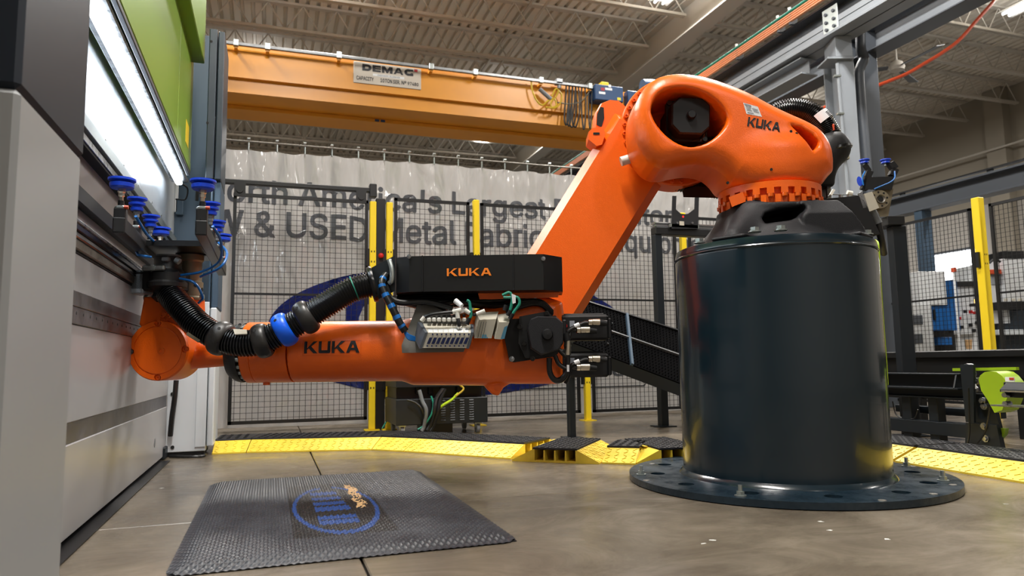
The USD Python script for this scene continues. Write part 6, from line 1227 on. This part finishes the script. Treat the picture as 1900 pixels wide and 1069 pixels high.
for py in (140, 210): obj('clamp', upright(cp(1553 + (py - 118) * .085, py, -.09), .04, .05, cp(1555, py + 2, -.09)[2], cp(1555, py - 2, -.09)[2]), 'zinc', cdn)
XR2 = 7.35; rz = lambda py, px=1700: atx(px, py, XR2)[2]
r2 = thing('far_runway_beam', 'dark runway beam of the next bay at the right of the columns', 'runway beam', (XR2, 8, rz(40)))
obj('web', bx((XR2 + .12, 1.0, rz(46)), (XR2 + .14, 24, rz(8))), 'beam_gray', r2); obj('bottom_flange', bx((XR2 - .02, 1.0, rz(50)), (XR2 + .28, 24, rz(47)), .003), 'beam_dark', r2); obj('top_flange', bx((XR2 - .02, 1, rz(6)), (XR2 + .28, 24, rz(3))), 'beam_dark', r2)
XW = 11.0; wzz = lambda py, px=1780: atx(px, py, XW)[2]
r3 = thing('wall_runway_beam', 'grey I-beam running low along the right side of the hall', 'beam', (XW, 9, wzz(370)))
obj('web', bx((XW + .1, 2, wzz(370)), (XW + .12, 24, wzz(338))), 'beam_dark', r3); obj('bottom_flange', bx((XW - .02, 2, wzz(373)), (XW + .25, 24, wzz(370)), .003), 'beam_dark', r3); obj('top_flange', bx((XW - .02, 2, wzz(338)), (XW + .25, 24, wzz(334)), .003), 'beam_dark', r3); obj('rail', bx((XW + .05, 2, wzz(328)), (XW + .12, 24, wzz(325))), 'black_paint', r3)
for k in range(12): obj('rail_support', bx((XW + .07, 3 + 1.7 * k, wzz(334)), (XW + .10, 3.1 + 1.7 * k, wzz(328))), 'black_paint', r3)
y = atx(1706, 440, XW)[1]; bcn = thing('blue_column', 'dark blue column under the low grey beam', 'column', (XW + .1, y, 0)); obj('column_shaft', bx((XW, y - .08, 0), (XW + .24, y + .08, wzz(373)), .006), 'slate_blue', bcn)

# ---------------------------------------------------------------- ceiling fan and red hose
fc = fl(1664, 125, 6.0); fan = thing('ceiling_fan', 'ceiling fan with long thin blades hanging from the roof at right', 'fan', tuple(fc))
obj('down_rod', cyl(fc, (fc[0], fc[1], ZD), .02, sides=8), 'joist', fan); obj('motor', lathe([(.0, -.08), (.12, -.06), (.14, 0), (.10, .09), (.03, .14), (0, .14)], fc, sides=24), 'joist', fan); obj('canopy', lathe([(0, 0), (.12, 0), (.04, -.2), (0, -.2)], (fc[0], fc[1], 7.0), sides=20), 'joist', fan)
for k in range(3):
    a = k * 2.094 + .45; d = np.array([math.cos(a), math.sin(a), -.02]); n_ = np.array([-d[1], d[0], .25]); q = np.array([fc + d * .15 - n_ * .05, fc + d * .15 + n_ * .05, fc + d * .98 + n_ * .09, fc + d * .98 - n_ * .09]); obj('blade', hull(np.vstack([q, q + [0, 0, .012]])), 'beam_dark', fan)
rh = thing('red_air_hose', 'red air hose sagging across the ceiling at the upper right', 'hose', tuple(pl(1760, 95, C + 11 * VN, VN)))
rp = lambda px, py: pl(px, py, C + 11 * VN, VN)
obj('hose', tube(spline([rp(1868, -40), rp(1845, 0), rp(1812, 38), rp(1780, 74), rp(1748, 98), rp(1715, 118), rp(1680, 138), rp(1625, 160), rp(1580, 178), rp(1545, 192), rp(1510, 208), rp(1440, 226)], 80), .028, 8), 'hose_red', rh)

# ================================================================ MACHINES BEYOND THE RIGHT FENCE
VM = 11.5; UXm, VNm = UX, VN
def mp(px, py, o=0): return pl(px, py, C + (VM + o) * VN, VN)
def mbox(x0, y0, x1, y1, o0=0, o1=.8, floor_=False):
    a, b = mp(x0, y0, o0), mp(x1, y1, o0); mid = (mp(x0, y0, o0) + mp(x1, y0, o0)) / 2
    return upright((mid[0], mid[1], 0), np.linalg.norm((mp(x1, y0, o0) - mp(x0, y0, o0))[:2]) / 2, o1 - o0, 0 if floor_ else b[2], a[2])
c0 = mp(1730, 650); mc_ = thing('machining_centre', 'white and blue machining centre behind the right wire fence', 'machine', (c0[0], c0[1], 0))
obj('column_cover', mbox(1701, 504, 1753, 566, -.3, 1.2), 'white_paint', mc_); obj('base_cover', mbox(1684, 565, 1728, 655, -.35, 1.1, True), 'white_paint', mc_); obj('blue_panel', mbox(1680, 518, 1700, 566, 0, .9), 'blue_paint', mc_); obj('blue_panel', mbox(1728, 568, 1760, 613, -.25, .8), 'blue_paint', mc_); obj('blue_panel', mbox(1755, 521, 1775, 613, 0, .9), 'blue_paint', mc_); obj('chip_bay', mbox(1730, 613, 1770, 655, .05, .9, True), 'black_paint', mc_)
for y0 in (585, 620): obj('vent_panel', mbox(1688, y0, 1712, y0 + 17, -.37, -.34), 'beam_dark', mc_)
obj('arch_handle', mbox(1688, 552, 1696, 566, -.02, .0), 'navy_print', mc_); obj('door_handle', mbox(1732, 574, 1736, 594, -.28, -.24), 'black_plastic', mc_); obj('coolant_tank', mbox(1740, 626, 1766, 640, -.1, .04), 'blue_paint', mc_)
c0 = mp(1795, 650, .6); w2 = thing('white_lathe', 'worn white machine with red labels behind the right fence', 'machine', (c0[0], c0[1], 0))
obj('headstock', mbox(1776, 530, 1820, 585, .4, .9), 'white_paint', w2); obj('bed', mbox(1766, 585, 1812, 620, .3, .9), 'white_paint', w2); obj('pedestal', mbox(1772, 620, 1828, 655, .4, .9, True), 'white_paint', w2); obj('dark_top', mbox(1774, 522, 1816, 531, .35, .9), 'black_paint', w2)
for x, y, w_, h_ in ((1776, 588, 8, 5), (1798, 576, 7, 6), (1806, 578, 5, 5)): obj('red_label', mbox(x, y, x + w_, y + h_, .27, .29), 'red', w2)
for x, y in ((1783, 604), (1800, 600), (1790, 575), (1812, 596), (1806, 610)): obj('dark_knob', mbox(x, y, x + 5, y + 6, .25, .3), 'black_plastic', w2)
c0 = mp(1798, 655, .3); pt = thing('tan_cup', 'small tan cup standing on the table edge behind the fence', 'cup', tuple(mp(1798, 648, -.2))); obj('body', lathe([(0, 0), (.04, 0), (.055, .15), (.05, .15), (.04, .02), (0, .02)], mp(1798, 648, -.2), sides=18), 'mat_tan', pt)
c0 = mp(1865, 650, .3); w3 = thing('white_press', 'large white machine with orange stripe at the right edge behind the fence', 'machine', (c0[0], c0[1], 0))
obj('frame_body', mbox(1860, 480, 1950, 560, .3, 1.6), 'white_paint', w3); obj('frame_body', mbox(1838, 525, 1868, 600, .4, 1.5), 'white_paint', w3); obj('orange_stripe', mbox(1838, 500, 1858, 508, .3, .5), 'hose_red', w3); obj('gray_panel', mbox(1838, 508, 1858, 528, .38, .6), 'beam_gray', w3); obj('dark_head', mbox(1862, 466, 1900, 482, .3, .9), 'black_paint', w3); obj('control_bar', mbox(1852, 560, 1910, 574, .2, .7), 'black_paint', w3); obj('lower_body', mbox(1848, 574, 1940, 655, .5, 1.5, True), 'slate', w3); obj('shelf_sheet', mbox(1852, 612, 1940, 620, .2, .6), 'pale_panel', w3)
for x in (1866, 1880, 1893): obj('indicator', mbox(x, 554, x + 4, 559, .22, .28), 'cream_plastic', w3)
obj('pendant_arm', tube(spline([mp(1836, 488, .2), mp(1845, 481, .2), mp(1856, 486, .2)], 12), .02, 6), 'black_plastic', w3)
c0 = mp(1772, 560, -.5); wp_ = thing('signal_pole', 'thin white pole with a dark cap beside the bright window', 'pole', (mp(1771, 560, -.5)[0], mp(1771, 560, -.5)[1], 0)); p0, p1 = mp(1770, 505, -.5), mp(1771, 560, -.5); obj('pole', cyl((p0[0], p0[1], 0), p0, .02, sides=8), 'white_paint', wp_); obj('cap', cyl(p0, p0 + [0, 0, .07], .035, sides=10), 'hose_red', wp_)
al = thing('amber_lamp', 'small glowing amber lamp beside the yellow fence post', 'lamp', tuple(mp(1815, 560, -1.5))); obj('lens', mbox(1812, 555, 1819, 562, -1.5, -1.43), 'amber', al); obj('holder', mbox(1806, 563, 1822, 568, -1.5, -1.4), 'black_plastic', al); a = mp(1814, 568, -1.45); obj('pole', cyl((a[0], a[1], 0), a, .012, sides=6), 'black_plastic', al)
